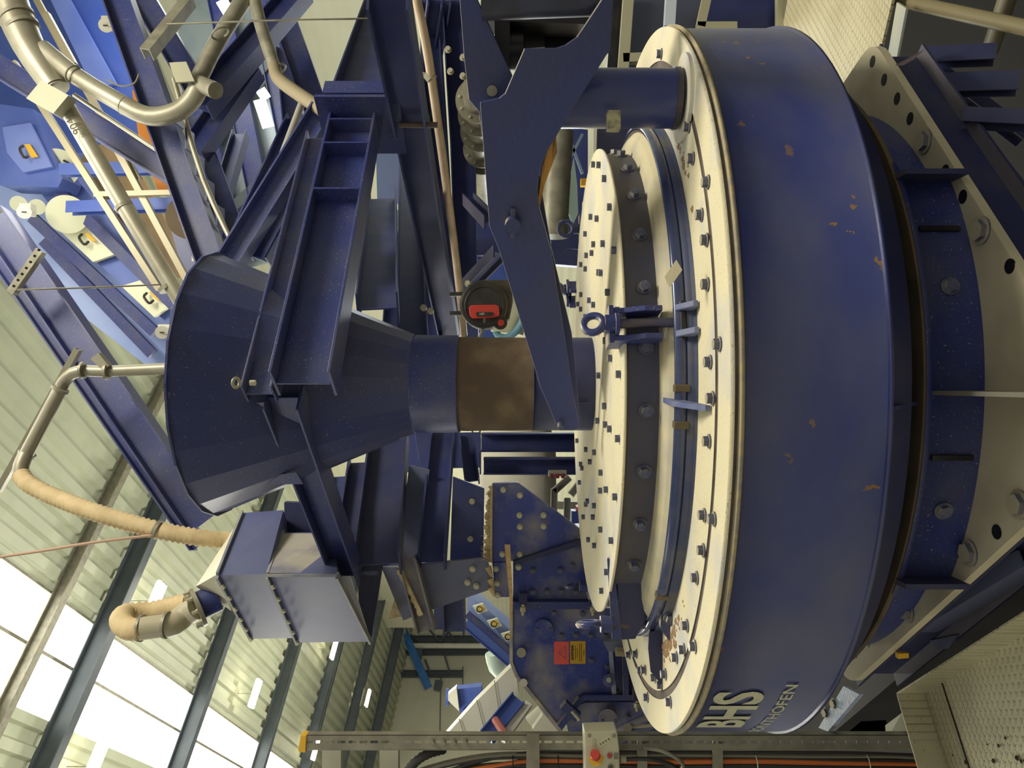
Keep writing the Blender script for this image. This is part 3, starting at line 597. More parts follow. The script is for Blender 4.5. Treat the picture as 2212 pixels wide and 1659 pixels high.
# spiral-flanged screw conveyor tube, far vertical duct, hanging blade shape
t = thing('flanged_dust_pipe', P(1020,330,6.2), 'galvanised pipe with many bolted flanges behind the lifting arm', 'pipe')
u0 = P(1032,190,4.9); u1 = P(1050,455,8.6)
MB().cyl(u0,u1,.10,n=28).build('pipe', galv, t)
for f in (.06,.14,.24,.36,.42):
    c = u0.lerp(u1,f); d_ = (u1-u0).normalized(); MB().cyl(c-d_*.01,c+d_*.01,.155,n=36).build('flange', galvd, t)
    e1_ = d_.orthogonal().normalized(); e2_ = d_.cross(e1_)
    for k in range(10): bolt(t, c-d_*.01+.13*(math.cos(k*PI/5)*e1_+math.sin(k*PI/5)*e2_), -d_, .009,.012,boltg)
t = thing('vertical_duct', P(1200,400,5.2), 'wide dull galvanised round duct standing behind the arm', 'duct'); MB().cyl(P(1195,405,5.2)+Z*.3,P(1195,405,5.2)-Z*.2,.16,n=4)
MB().cyl(P(1200,285,5.2),P(1195,515,5.2),.0).v
MB().beam(P(1197,278,5.3),P(1192,510,5.3),.17,.17,'box') 
m_ = MB(); m_.tube([P(1208,285,5.2),P(1200,400,5.2),P(1194,512,5.2)], .10, 24, step=.2); m_.build('duct_body', galvd, t)
t = thing('blade_sheet', P(1237,420,5.5), 'tall pale green pointed sheet beside the vertical duct', 'sheet'); MB().prism([P(x,y,5.5) for x,y in ((1240,340),(1247,400),(1249,460),(1238,485),(1225,450),(1229,400))], V((0,.05,0))).build('sheet', mat('pale_green_sheet',(170,196,184),.5), t)
# hose reel
rl = thing('hose_reel', P(1045,655,4.0), 'round black hose reel with a red label, hanging beside the lifting arm', 'hose reel')
cR = P(1046,660,4.0); m_ = MB(); pts = []
for k in range(36):
    a = 2*PI*k/36; r = .125; pts.append(V((cR.x+r*math.cos(a), cR.y-.07, cR.z+r*math.sin(a))))
m_.prism(pts, V((0,.14,0))); m_.build('drum_case', black, rl, bevel=.012)
MB().prism([P(998,640,3.98),P(1018,612,3.98),P(1045,604,3.98),P(1104,604,3.98),P(1108,650,3.98),P(1100,690,3.98),P(1000,680,3.98)], V((0,.12,0))).build('outer_case', mat('dusty_black',(62,58,50),.7,0,(96,90,74),.6,9), rl, bevel=.008)
MB().torus(P(1046,660,3.93), V((0,1,0)), .098,.005,48,8).build('ring', black, rl)
lb = [(1013,664),(1018,659),(1070,658),(1077,661),(1079,680),(1075,684),(1050,687),(1020,688),(1014,680)]
MB().prism([P(x,y,3.905) for x,y in lb], V((0,.02,0))).build('label_plate', red, rl, bevel=.003)
MB().prism([P(x,y,3.897) for x,y in ((1028,677),(1030,674),(1064,674),(1067,677),(1064,682),(1030,683))], V((0,.01,0))).build('label_strip', black, rl)
place_text('HPI', .017, lbl, 'lettering', P(1041,678.5,3.89), (-0,0,-1), (1,0,0), rl)
MB().cyl(P(1081,697,3.94),P(1081,697,4.0),.036,n=24).build('knob', black, rl); MB().cyl(P(1082,697,3.93),P(1082,697,3.95),.017,n=24).build('knob_cap', red, rl)
MB().tube([P(1046,686,3.92),P(1045,705,3.95),P(1036,728,4.0)], .008, 8).build('hose', gryc, rl)
for y in (636,677): MB().beam(P(972,y,4.03),P(1004,y-1,4.03),.02,.03,'box').build('wall_bracket', black, rl)
# ================================================================== DUCT BOX WITH HOOD
db = thing('transfer_duct_box', P(650,1240,3.9), 'stepped rectangular blue duct box with bolted flanges under the tan hose', 'duct')
def hexa(name, m, pts, parent, off=None):
    p = [P(*q) for q in pts]; return MB().add(p, [(0,1,2,3),(4,5,6,7),(0,1,5,4),(1,2,6,5),(2,3,7,6),(3,0,4,7)]).build(name, m, parent)
# each ring: front corner, right-back corner, hidden back corner, left-back corner
r1 = [(470,1243,3.68),(524,1108,4.2),(575,1250,4.9),(543,1380,4.3)]
r2 = [(575,1240,3.68),(612,1102,4.2),(660,1240,4.9),(640,1378,4.3)]
r3 = [(728,1243,3.68),(725,1150,4.15),(760,1250,4.9),(800,1386,4.28)]
dbm = mat('duct_blue',(70,78,124),.5,0,(96,100,128),.6,2,DUST,.8)
r2b = [(578,1243,3.68),(612,1150,4.15),(660,1250,4.9),(642,1388,4.28)]
hexa('upper_section', dbm, r1+r2, db); hexa('lower_section', dbm, r2b+r3, db)
MB().prism([P(x,y,d) for x,y,d in ((610,1152,4.12),(724,1152,4.12),(728,1238,3.74),(580,1236,3.68))], V((-.004,-.004,0))).build('side_panel', mat('dusty_panel',(170,164,150),.7,0,(70,78,128),.8,3,lo=.4,hi=.62), db)
def edge(a, b, r=.008, wd=.035): return MB().beam(P(*a),P(*b),.012,wd,'box').build('flange', mat('flange_grey',(150,152,150),.6,0,(70,78,120),.5,6), db)
for ring_ in (r1,r2b): 
    edge(ring_[0],ring_[1]); edge(ring_[0],ring_[3])
edge(r3[0],r3[3]); edge((575,1243,3.67),(728,1243,3.67),wd=.012)
for i in range(6):
    for ra in (r1,r2b):
        a = P(*ra[0]).lerp(P(*ra[3]),(i+.5)/6); bolt(db, a+V((-.02,-.02,-.02)), V((-.3,-1,-.1)), .009,.012,boltg)
MB().prism([P(x,y,d) for x,y,d in ((772,1222,4.0),(826,1220,4.2),(802,1386,4.35),(775,1300,4.1))], V((0,.03,0))).build('outlet_panel', blued, db)
MB().prism([P(x,y,4.3) for x,y in ((614,1085),(725,1090),(725,1152),(614,1152))], V((0,.05,0))).build('back_panel', blued, db)
hd = MB(); ap = P(423,1267,4.0)
rr1 = [P(470,1240,3.72),P(524,1112,4.25),P(543,1250,4.6),P(500,1320,4.15)]
hd.add([ap,ap+V((0,.1,0))]+rr1, [(0,2,3),(0,3,1),(1,3,4),(1,4,5),(0,1,5),(0,5,2)]); hd.build('hood', mat('pale_hood',(216,210,184),.7,0,(190,184,166),.5,5), db)
MB().cyl(P(470,1290,4.05),P(428,1310,4.0),.075,n=32).build('inlet_pipe', blue, db)
pc = P(428,1312,4.0); ax = (P(470,1290,4.05)-P(428,1310,4.0)).normalized(); MB().cyl(pc-ax*.01,pc+ax*.01,.105,n=36).build('pipe_flange', galv, db)
for k in range(8):
    u = ax.orthogonal().normalized(); v = ax.cross(u); a = 2*PI*k/8; bolt(db, pc-ax*.012+.092*(math.cos(a)*u+math.sin(a)*v), -ax, .009,.03,boltg)
t = thing('looped_dust_hose', P(340,1340,3.9), 'tan corrugated hose looping round a grey elbow above the duct box', 'hose')
MB().tube([pc-ax*.01,P(400,1328,4.0),P(375,1348,3.95),P(350,1352,3.92)], .062, 20, step=.03).build('elbow', mat('grey_elbow',(178,170,142),.5), t)
for q,(x,y) in enumerate(((360,1350),(305,1357))): MB().cyl(P(x+3,y,3.92),P(x-3,y,3.92),.068,n=24).build('clamp', galvd, t)
MB().tube([P(362,1351,3.93),P(305,1358,3.9)], .058, 20, step=.05).build('sleeve', MATS['grey_elbow'], t)
MB().tube([P(308,1358,3.9),P(285,1360,3.92),P(266,1350,4.0),P(262,1336,4.1),P(280,1324,4.2),P(340,1318,4.25),P(410,1302,4.2)], .052, 20, .11, step=.016).build('corrugated_hose', hose, t)
t = thing('long_dust_hose', P(250,1120,4.3), 'long tan corrugated hose sweeping from the steel pipe down to the duct box', 'hose')
MB().tube([P(44,1025,4.4),P(62,1045,4.35),P(110,1070,4.3),P(200,1105,4.2),P(320,1140,4.15),P(420,1160,4.15),P(500,1168,4.2)], .045, 20, .11, step=.016).build('corrugated_hose', hose, t)
MB().cyl(P(336,1143,4.14),P(344,1146,4.14),.052,n=22).build('clamp', galvd, t)
tag(MB().tube([P(-20,1206,4.3),P(90,1190,4.2),P(200,1172,4.1),P(330,1156,4.1)], .008, 8, step=.08).build('tie_rope', mat('rope',(180,150,124),.8)), 'thin reddish rope stretched to the clamp on the long tan hose', 'rope')
t = thing('steel_dust_pipe', P(200,800,4.6), 'galvanised steel pipe with elbow leaving the hopper side and rising to the left', 'pipe')
MB().tube([P(360,796,4.5),P(230,802,4.5),P(182,800,4.5)], .034, 20, step=.1).build('pipe', galv, t)
MB().tube([P(184,800,4.5),P(158,806,4.5),P(138,824,4.5),P(128,845,4.5)], .036, 20, step=.03).build('elbow', galv, t)
MB().tube([P(130,840,4.5),P(55,985,4.45)], .038, 20, step=.1).build('pipe', galv, t)
MB().tube([P(56,982,4.45),P(46,1005,4.42),P(44,1026,4.4)], .042, 20, step=.03).build('elbow', galv, t)
for x,y,x2,y2 in ((182,800,177,800),(131,838,128,843),(60,978,57,983),(46,1018,45,1023),(235,802,229,802)): MB().cyl(P(x,y,4.48),P(x2,y2,4.48),.05,n=20).build('clamp', galvd, t)
MB().prism([P(x,y,4.45) for x,y in ((195,775),(212,762),(235,790),(222,800))], V((0,.05,0))).build('bracket', galvd, t)
t = thing('perforated_strut', P(90,900,4.9), 'long perforated steel strut slanting behind the galvanised pipe elbow', 'strut')
MB().beam(P(165,755,4.7),P(-10,1065,4.9),.035,.05,'U',.005).build('strut', galv, t)
t = thing('perforated_strut', P(55,580,5.0), 'short perforated steel bracket bar crossing the blue beam at the upper left', 'strut'); MB().beam(P(84,540,5.0),P(20,632,5.0),.05,.05,'U',.006).build('strut', galvd, t)
for i in range(7): MB().cyl(P(84-i*9,540+i*13,4.93),P(84-i*9,540+i*13,4.97),.009,n=10).build('slot', ink, t)
tag(MB().tube([P(36,626,4.95),P(230,620,5.2),P(345,615,5.6)], .006, 6, step=.2).build('tension_wire', galvd), 'thin wire running across the pale blue conveyor casings', 'wire')
tag(MB().tube([P(360,52,5.0),P(600,44,5.0),P(800,40,5.2)], .006, 6, step=.2).build('tension_wire', galvd), 'thin wire crossing in front of the cream side wall', 'wire')
# ================================================================== SECONDARY CRUSHER AT THE LEFT
cd = 4.35; cc = MB
cru = thing('crusher_housing', P(1250,1400,cd), 'dusty blue bolted crusher housing with red and yellow warning stickers', 'crusher')
def cp(name, pts, m, d=cd, th=.02, parent=None, bev=.002): return MB().prism([P(x,y,d) for x,y in pts], V((0,th,0))).build(name, m, parent or cru, bevel=bev)
cp('upper_plate', [(1108,1210),(1262,1172),(1300,1172),(1300,1302),(1108,1302)], bluec, cd, .6)
cp('main_plate', [(1108,1314),(1400,1314),(1460,1400),(1480,1500),(1262,1503),(1250,1508),(1213,1560),(1205,1570),(1118,1455),(1108,1428)], bluec, cd-.02, .6)
cp('seam_flange', [(1106,1300),(1310,1300),(1310,1316),(1106,1316)], blue, cd-.06, .1)
cp('chute_plate', [(1063,1045),(1118,1042),(1272,1158),(1108,1212),(1063,1215)], bluec, cd-.10, .05)
cp('chute_rib', [(1108,1213),(1262,1162),(1270,1175),(1108,1222)], blued, cd-.14, .1)
cp('side_strip', [(1063,1216),(1098,1214),(1100,1290),(1070,1290)], bluec, cd-.11, .05)
cp('bottom_housing', [(1222,1562),(1252,1522),(1262,1518),(1480,1514),(1480,1590),(1230,1590)], bluec, cd+.02, .4)
cp('door_rim', [(1204,1567),(1250,1508),(1262,1502),(1470,1500),(1470,1513),(1266,1514),(1255,1520),(1214,1578)], blue, cd-.06, .1)
cp('left_flange', [(1101,1290),(1108,1290),(1108,1430),(1119,1458),(1216,1578),(1208,1584),(1112,1462),(1101,1432)], mat('dusty_flange',(190,180,150),.7,0,(60,74,140),.7,6), cd-.03, .03)
cp('vertical_strip', [(1314,1384),(1322,1384),(1332,1500),(1322,1500)], mat('edge_light',(150,156,170),.6), cd-.05, .04)
cp('recess_plate', [(1334,1400),(1400,1400),(1440,1500),(1338,1500)], blued, cd-.04, .04)
for x in (1350,1385): MB().beam(P(x,1405,cd-.06),P(x+2,1500,cd-.06),.03,.02,'box').build('recess_bar', blue, cru)
for x,y in ((1087,1058),(1123,1070),(1122,1113),(1123,1138),(1174,1113),(1174,1137),(1253,1166),(1085,1197),(1123,1198)): bolt(cru, P(x,y,cd-.10), V((0,-1,0)), .0125,.02,boltg)
for x,y in ((1071,1229),(1074,1260),(1075,1286),(1120,1225)): bolt(cru, P(x,y,cd-.11), V((0,-1,0)), .0125,.02,boltg)
for x,y in ((1151,1233),(1210,1233),(1237,1222),(1151,1279),(1182,1279),(1212,1278),(1243,1279),(1213,1373),(1244,1372),(1276,1373),(1308,1373),(1277,1426),(1313,1440),(1335,1494),(1259,1325),(1197,1324),(1382,1392),(1400,1430),(1358,1549)): bolt(cru, P(x,y,cd-.02 if y<1505 else cd+.0), V((0,-1,0)), .013,.018,bolt_m)
for x,y,r,m_ in ((1174,1360,.054,bluec),(1313,1555,.056,bluec),(1126,1410,.026,galv),(1131,1475,.022,white)):
    MB().cyl(P(x,y,cd-.07),P(x,y,cd),r,n=36).build('round_cover', m_, cru, bevel=.004)
for x,y in ((1160,1359),(1188,1359),(1301,1557),(1329,1557)): bolt(cru, P(x,y,cd-.07), V((0,-1,0)), .009,.012,bolt_m,False)
MB().cyl(P(1315,1470,cd-.12),P(1315,1470,cd),.035,n=8,sm=False).build('grease_boss', bluec, cru); MB().cyl(P(1315,1469,cd-.15),P(1315,1469,cd-.1),.014,n=12).build('grease_nipple', boltg, cru)
for x,y in ((1130,1303),(1281,1303),(1376,1510)):
    MB().box(P(x,y-12,cd-.1), V((.03,0,0)),V((0,.03,0)),Z*.022).build('clamp_lug', blued, cru); MB().cyl(P(x,y-4,cd-.12),P(x,y+26,cd-.12),.010,n=10).build('clamp_bolt', boltg, cru); MB().cyl(P(x,y+8,cd-.12),P(x,y+18,cd-.12),.018,n=6,sm=False).build('clamp_nut', boltg, cru)
MB().beam(P(1216,1520,cd-.12),P(1248,1548,cd-.12),.05,.05,'box').build('clamp_lug', blue, cru); MB().cyl(P(1235,1535,cd-.14),P(1252,1554,cd-.14),.012,n=10).build('clamp_bolt', boltg, cru)
MB().torus(P(1236,1266,cd-.13), V((1,.1,.2)), .028,.011,28,10).build('lifting_eye', bluem, cru); MB().cyl(P(1252,1266,cd-.13),P(1270,1266,cd-.13),.03,n=10).build('eye_collar', blue, cru)
MB().prism([P(x,y,cd-.2) for x,y in ((1268,1172),(1274,1172),(1276,1294),(1271,1296))], V((0,.12,0))).build('guide_plate', mat('pale_guide',(150,152,160),.6), cru)
MB().tube([P(1283,1268,cd-.2),P(1279,1290,cd-.2),P(1284,1294,cd-.2),P(1294,1278,cd-.2),P(1290,1262,cd-.2)], .005, 8).build('wire_handle', galv, cru)
MB().tube([P(1330,1592,4.0),P(1420,1552,3.9),P(1452,1540,3.85)], .045, 20, step=.1).build('hydraulic_ram', bluem, cru)
MB().cyl(P(1356,1572,3.94),P(1356,1572,3.86),.024,n=6,sm=False).build('banjo_fitting', galv, cru); MB().tube([P(1358,1570,3.88),P(1380,1569,3.88),P(1410,1566,3.86),P(1440,1560,3.85)], .009, 8).build('hydraulic_hose', mat('grey_hose',(176,166,140),.5), cru)
for (x,y,xx,yy,m_,nm) in ((1197,1386,1229,1435,redl,'warning_sticker'),(1231.5,1385,1265,1434,yels,'warning_sticker')):
    MB().prism([P(x,y,cd-.022),P(xx,y,cd-.022),P(xx,yy,cd-.022),P(x,yy,cd-.022)], V((0,.0015,0))).build(nm, m_, cru)
R_ = V((1,0,0)); 
def tx(s,size,x,y,d,m,par,wd=None,bold=0): return place_text(s,size,m,'lettering',P(x,y,d),V((1,0,0)),Z,par,bold,wd)
tx('ACHTUNG',.017,1236.5,1410,cd-.0245,ink,cru,None,.0006)
pk = mat('faint_print',(216,120,108),.6)
for i,(x,wd,mm) in enumerate(((1243,.08,ink),(1247,.05,ink),(1252,.1,ink),(1256,.1,ink),(1261,.03,ink),(1202,.09,pk),(1205,.09,pk),(1208,.08,pk),(1219,.03,pk),(1224,.09,pk))):
    MB().box(P(x,1410,cd-.0235), V((wd/2,0,0)),V((0,.0005,0)),Z*.0011).build('print_line', mm, cru)
tri = [(1206,1410),(1221,1396),(1221,1424)]
for i in range(3): MB().beam(P(*tri[i],cd-.024),P(*tri[(i+1)%3],cd-.024),.003,.001,'box',up=V((0,0,1)) if i==1 else Z).build('triangle_edge', mat('print_grey',(150,96,86),.6), cru)
tx('!',.03,1215,1410,cd-.0245,MATS['print_grey'],cru)
# lever and linkage parts in front of the recess
MB().prism([P(x,y,4.05) for x,y in ((1303,1386),(1352,1388),(1358,1400),(1354,1408),(1314,1408))], V((0,.05,0))).build('bracket_box', mat('bracket_grey',(110,116,140),.5), cru)
MB().cyl(P(1330,1408,4.0),P(1372,1410,4.0),.022,n=14).build('valve_body', mat('beige_metal',(170,158,124),.5,.2), cru); MB().cyl(P(1378,1400,4.0),P(1378,1428,4.0),.026,n=14).build('valve_body', MATS['beige_metal'], cru)
# feed chute above the crusher
ch = thing('crusher_feed_chute', P(980,1180,4.3), 'dusty blue chute of flanged sheets above the crusher, caked with dust on its left flange', 'chute')
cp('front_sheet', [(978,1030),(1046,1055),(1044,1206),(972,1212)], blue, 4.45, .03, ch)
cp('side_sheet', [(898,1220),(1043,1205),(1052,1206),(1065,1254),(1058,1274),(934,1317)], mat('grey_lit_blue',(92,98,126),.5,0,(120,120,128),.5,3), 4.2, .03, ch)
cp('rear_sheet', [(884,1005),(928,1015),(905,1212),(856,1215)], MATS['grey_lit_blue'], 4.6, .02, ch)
MB().beam(P(880,1205,4.15),P(922,1362,4.15),.10,.10,'I',.01).build('flange_beam', mat('flange_purple',(110,108,118),.6,0,(150,144,132),.6,8), ch)
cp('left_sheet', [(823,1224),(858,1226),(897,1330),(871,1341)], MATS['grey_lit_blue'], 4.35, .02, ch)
cp('loose_flap', [(840,1338),(852,1294),(866,1332)], straw, 4.3, .01, ch)
m_ = MB(); l1 = []; 
for i in range(26):
    f = i/25; x = 857+48*f+rr.uniform(-3,3)*(0 if i in (0,25) else 1); y = 1232+100*f; l1.append((x,y))
for i in range(26): f = 1-i/25; l1.append((866+48*f,1228+100*f))
cp('dust_cake', l1, dust2, 4.12, .05, ch, 0)
for x,y in ((1021,1229),(1029,1266),(1020,1083),(1016,1164),(1010,1258)): bolt(ch, P(x,y,4.19 if y>1205 else 4.44), V((0,-1,0)), .013,.02,boltg)
g = MB(); l1 = []
for i in range(40): l1.append((1046+rr.uniform(-4,8)+(5 if i<12 else 0),1052+i*4.1))
l1 += [(1063,1216),(1064,1050)]
cp('straw_seal', l1, straw, 4.22, .04, ch, 0)
g = MB()
for i in range(90):
    y = rr.uniform(1060,1212); p = P(1058,y,4.2); q = P(1058-rr.uniform(2,20)*(1.0 if y>1150 else .5),y+rr.uniform(-8,8),4.17); g.cyl(p,q,.0022,.001,n=5)
for x,y in ((1054,1225),(1058,1250),(1060,1268)): g.cyl(P(x,y,4.17),P(x+8,y+20,4.17),.02,.008,n=7)
o = g.build('straw_wisps', straw, ch); o['kind'] = 'stuff'
tag(MB().prism([P(x,y,4.1) for x,y in ((1090,1178),(1102,1178),(1108,1300),(1106,1385),(1101,1300),(1096,1240))], V((0,.025,0))).build('wooden_lath', wood), 'pale wooden lath leaning on the crusher beside the feed chute', 'lath')
# junction box with red connectors and far bits behind
t = thing('socket_strip', P(1205,1022,5.5), 'small grey strip of red sockets on the rear beam above the lid', 'socket box'); MB().box(P(1204,1022,5.5), V((.02,0,0)),V((0,.03,0)),Z*.065).build('box', gbox, t)
for i in range(3): MB().box(P(1192+i*12,1028,5.45), V((.015,0,0)),V((0,.02,0)),Z*.013).build('socket', mat('dark_red',(130,50,50),.5), t)
t = thing('filter_bag', P(1150,1010,7), 'wide off white fabric bag hanging behind the rear beams', 'bag')
m_ = MB(); rs = []
for (x,y,r) in ((1035,1000,.2),(1060,1000,.62),(1120,1005,.72),(1170,1010,.68),(1188,1010,.45),(1200,1010,.2)):
    c = P(x,y+10,7); rs.append([c+r*V((math.cos(2*PI*k/28),math.sin(2*PI*k/28)*.6,0)) for k in range(28)])
m_.rings(rs).build('bag', mat('offwhite_fabric',(214,208,186),.8,0,(190,184,160),.5,2), t)
t = thing('rack_upright', P(1210,1110,6), 'pair of perforated grey uprights seen over the lid', 'rack')
MB().beam(P(1190,1090,6),P(1265,1092,6),.06,.05,'box').build('upright', gbox, t)
for (y0,y1) in ((1055,1150),(1075,1150)): MB().beam(P(1195+(y0-1055)*1.4,y1,5.9),P(1197+(y0-1055)*1.4,y0,5.9),.05,.05,'U',.005).build('upright', gbox, t)
MB().beam(P(1197,1060,5.9),P(1230,1030,5.9),.05,.05,'U',.005).build('brace', gbox, t); MB().beam(P(1232,1068,5.9),P(1262,1030,5.9),.05,.05,'U',.005).build('brace', gbox, t)
t = thing('red_topped_cabinet', P(1258,1130,5.4), 'small blue cabinet with a red top just above the lid edge', 'cabinet'); MB().box(P(1252,1120,5.4), V((.06,0,0)),V((0,.05,0)),Z*.06).build('body', bluef, t); MB().box(P(1257,1097,5.38), V((.014,0,0)),V((0,.05,0)),Z*.04).build('top', red, t)
t = thing('orange_bin', P(1182,1068,7), 'orange bins on a shelf glimpsed behind the bag', 'bin'); MB().box(P(1180,1062,7),V((.05,0,0)),V((0,.1,0)),Z*.03).build('bin', ora, t); MB().box(P(1180,1084,7),V((.03,0,0)),V((0,.1,0)),Z*.03).build('bin', ora, t)
# diagonal white-covered conveyor at the far left, hatched blue conveyor above it, far dust filter
t = thing('white_covered_conveyor', P(1050,1500,6), 'slanted conveyor with wide white cover panels, behind the crusher', 'conveyor')
MB().prism([P(x,y,6.0) for x,y in ((1112,1433),(1121,1501),(1040,1590),(962,1590),(1026,1518))], V((0,.1,0))).build('cover', white, t)

for (a,b) in (((1068,1470),(1080,1546)),((1030,1512),(1048,1582)),((992,1553),(1004,1590))): MB().beam(P(*a,5.98),P(*b,5.98),.006,.004,'box').build('cover_joint', galvd, t)
MB().beam(P(1120,1510,5.9),P(1050,1595,5.7),.12,.1,'I',.01).build('side_beam', bluef, t); MB().beam(P(1142,1520,5.9),P(1085,1600,5.7),.06,.05,'box').build('side_beam', white, t)
MB().cyl(P(1070,1555,5.7),P(1095,1592,5.5),.03,n=12).build('support_tube', mat('brick_red_tube',(176,92,76),.5), t)
t = thing('inclined_hatch_conveyor', P(1060,1370,7), 'inclined pale blue conveyor casing with three cream hatches, left of the wooden lath', 'conveyor')
MB().prism([P(x,y,7.0) for x,y in ((1010,1290),(1020,1288),(1102,1360),(1106,1420),(1105,1432),(1008,1345))], V((0,.3,0))).build('casing', bluel, t)
MB().beam(P(1008,1325,6.9),P(1106,1412,6.9),.06,.04,'box').build('rail', blue, t); MB().beam(P(1006,1345,6.9),P(1106,1432,6.9),.09,.05,'I').build('rail', bluef, t)
for x,y in ((1036,1316),(1067,1348),(1097,1376)):
    h_ = MB().prism([P(x-15,y-6,6.92),P(x+7,y-12,6.92),P(x+17,y+4,6.92),P(x-3,y+11,6.92)], V((0,.03,0))).build('hatch', cream, t); MB().torus(P(x,y,6.9),V((0,1,0)),.025,.006,16,6).build('handle', ink, h_); MB().box(P(x+3,y-2,6.9),V((.02,0,0)),V((0,.004,0)),Z*.02).build('sticker', yel, h_)
t = thing('far_dust_filter', onW(1005,1500,6), 'distant small blue dust filter unit with white cone top by the end wall', 'dust filter')
MB().prism([P(x,y,11) for x,y in ((985,1489),(1040,1483),(1042,1530),(998,1545),(990,1530))], V((0,.15,0))).build('body', bluef, t); MB().prism([P(x,y,10.9) for x,y in ((986,1485),(992,1537),(968,1513),(968,1500))], V((0,.12,0))).build('cone_top', white, t)
MB().cyl(P(964,1506,11.1),P(970,1506,11.1),.12,n=14).build('spigot', bluef, t)
MB().beam(P(1000,1538,11),P(1080,1552,11),.1,.1,'box').build('leg', bluef, t)
t = thing('hanging_dust_pipe', P(1075,1440,8), 'pale blue green pipes in the gap left of the crusher', 'pipe'); MB().tube([P(1068,1410,8),P(1075,1440,8),P(1095,1455,8)], .1, 14, step=.2).build('pipe', mat('pale_green_pipe',(190,206,190),.4), t)
t = thing('yellow_white_actuator', P(1150,1560,4.7), 'white dusty actuator with small hardware at the lower left of the crusher', 'actuator')
MB().cyl(P(1145,1560,4.7),P(1175,1532,4.7),.04,n=16).build('cylinder', white, t); MB().prism([P(x,y,4.6) for x,y in ((1150,1575),(1172,1545),(1210,1560),(1215,1590),(1160,1592))], V((0,.1,0))).build('bracket', white, t)
# ================================================================== CABLE TRAY AND CONTROL BOX
td = 3.55
tr = thing('cable_tray', P(1300,1617,td), 'long vertical slotted galvanised cable tray rail with a yellow end cap', 'cable tray')
x0,x1 = 652,1985
m_ = MB(); n = int((x1-x0)/23.5)
ws = V((.5*50/F*td,0,0))
def xr(x): return P(x,1590,td)
pa = P(x0,1617,td); pb = P(x1,1617,td)
# slotted web: two side strips and bridges between the slots
for (ya,yb) in ((1588,1600),(1606,1618)): m_.prism([P(x0,ya,td),P(x1,ya,td),P(x1,yb,td),P(x0,yb,td)], V((0,.003,0)))
x = x0
while x < x1: m_.prism([P(x,1600,td),P(x+7,1600,td),P(x+7,1606,td),P(x,1606,td)], V((0,.003,0))); x += 23.5
m_.prism([P(x0,1588,td),P(x1,1588,td),P(x1,1588.8,td),P(x0,1588.8,td)], V((0,.04,0))); m_.prism([P(x0,1618,td),P(x1,1618,td),P(x1,1621,td+.012),P(x0,1621,td+.012)], V((0,.03,0)))
m_.build('side_rail', galvd, tr)
MB().prism([P(x,y,td-.006) for x,y in ((649,1589),(662,1589),(661,1600),(660,1626),(646,1625),(644,1620))], V((0,.05,0))).build('end_cap', yel, tr, bevel=.002)
for x in (934,958,980,1005): bolt(tr, P(x,1603,td-.002), V((0,-1,0)), .011,.012,galvd)
for x in (1152,1387,1550,): MB().beam(P(x,1592,td+.02),P(x,1680,td+.02),.045,.02,'box').build('rung', galvd, tr)
for x,m2 in ((716,gbox),(840,gbox)):
    MB().beam(P(x,1621,td+.1),P(x,1700,td+.1),.09,.05,'U',.006).build('rung', m2, tr)
tag(MB().prism([P(x,y,td-.03) for x,y in ((1138,1585),(1165,1585),(1166,1700),(1136,1700))], V((0,.01,0))).build('cross_bracket', galvd), 'flat galvanised bracket plate crossing the cable tray', 'bracket')
for i in range(26):
    yb = 1626+ (i%9)*5.5+rr.uniform(-2,2); dd_ = td+.05+.02*(i//9); s_ = 900+rr.uniform(-20,60) if i%3 else 1000
    mm = orc if i in (3,4) else (gryc if i%3 == 1 else blkc)
    pts = [P(s_-60,yb+50,dd_),P(s_+40,yb+18,dd_)]+[P(x,yb+rr.uniform(-2,2)+(0 if x < 1600 else (x-1600)*.012),dd_) for x in range(int(s_)+160,2000,170)]+[P(2010,yb+8,dd_)]
    tag(MB().tube(pts, rr.uniform(.006,.010), 8, step=.06).build('cable', mm), {True:'orange cable running down inside the cable tray',False:('grey cable in the bundle inside the tray' if mm is gryc else 'black cable in the bundle inside the tray')}[mm is orc], 'cable', 'orange cables in the tray' if mm is orc else ('grey cables in the tray' if mm is gryc else 'black cables in the tray'))
tag(MB().tube([P(880,1668,td+.04),P(898,1645,td+.04),P(925,1628,td+.05),P(960,1618,td+.1)], .022, 14, .08, step=.01).build('corrugated_conduit', blkc), 'black corrugated conduit curving into the top of the cable bundle', 'conduit')
for x in (1108,1205,1630,1870):
    tag(MB().torus(P(x,1650,td+.06), V((0,0,1)), .05,.003,20,6).build('cable_tie', white if x>1500 else blk), {1108:'black tie round the cables above the cross bracket',1205:'black tie round the cables beside the control box',1630:'pale tie round the cables below the drum lettering',1870:'pale tie round the cables nearest the near platform'}[x], 'cable tie')
es = thing('emergency_stop_box', P(1300,1630,td-.1), 'grey control box with red emergency stop mushroom and small buttons', 'control box')
ed = td-.12
MB().prism([P(x,y,ed) for x,y in ((1262,1581),(1333,1579),(1338,1615),(1340,1700),(1264,1700))], V((0,.1,0))).build('enclosure', mat('pale_enclosure',(200,196,166),.5), es, bevel=.006)
MB().cyl(P(1287,1638,ed-.004),P(1287,1638,ed),.033,n=30).build('yellow_disc', yel, es)
m_ = MB(); m_.cyl(P(1286,1632,ed-.03),P(1287,1638,ed),.014,n=20); m_.cyl(P(1285,1629,ed-.045),P(1286,1632,ed-.025),.020,.023,n=28); m_.build('stop_button', red, es, bevel=.003)
MB().cyl(P(1317,1632,ed-.008),P(1317,1632,ed),.014,n=24).build('button_bezel', galv, es); MB().cyl(P(1317,1632,ed-.012),P(1317,1632,ed),.010,n=24).build('red_button', mat('dark_red_button',(170,50,54),.5), es)
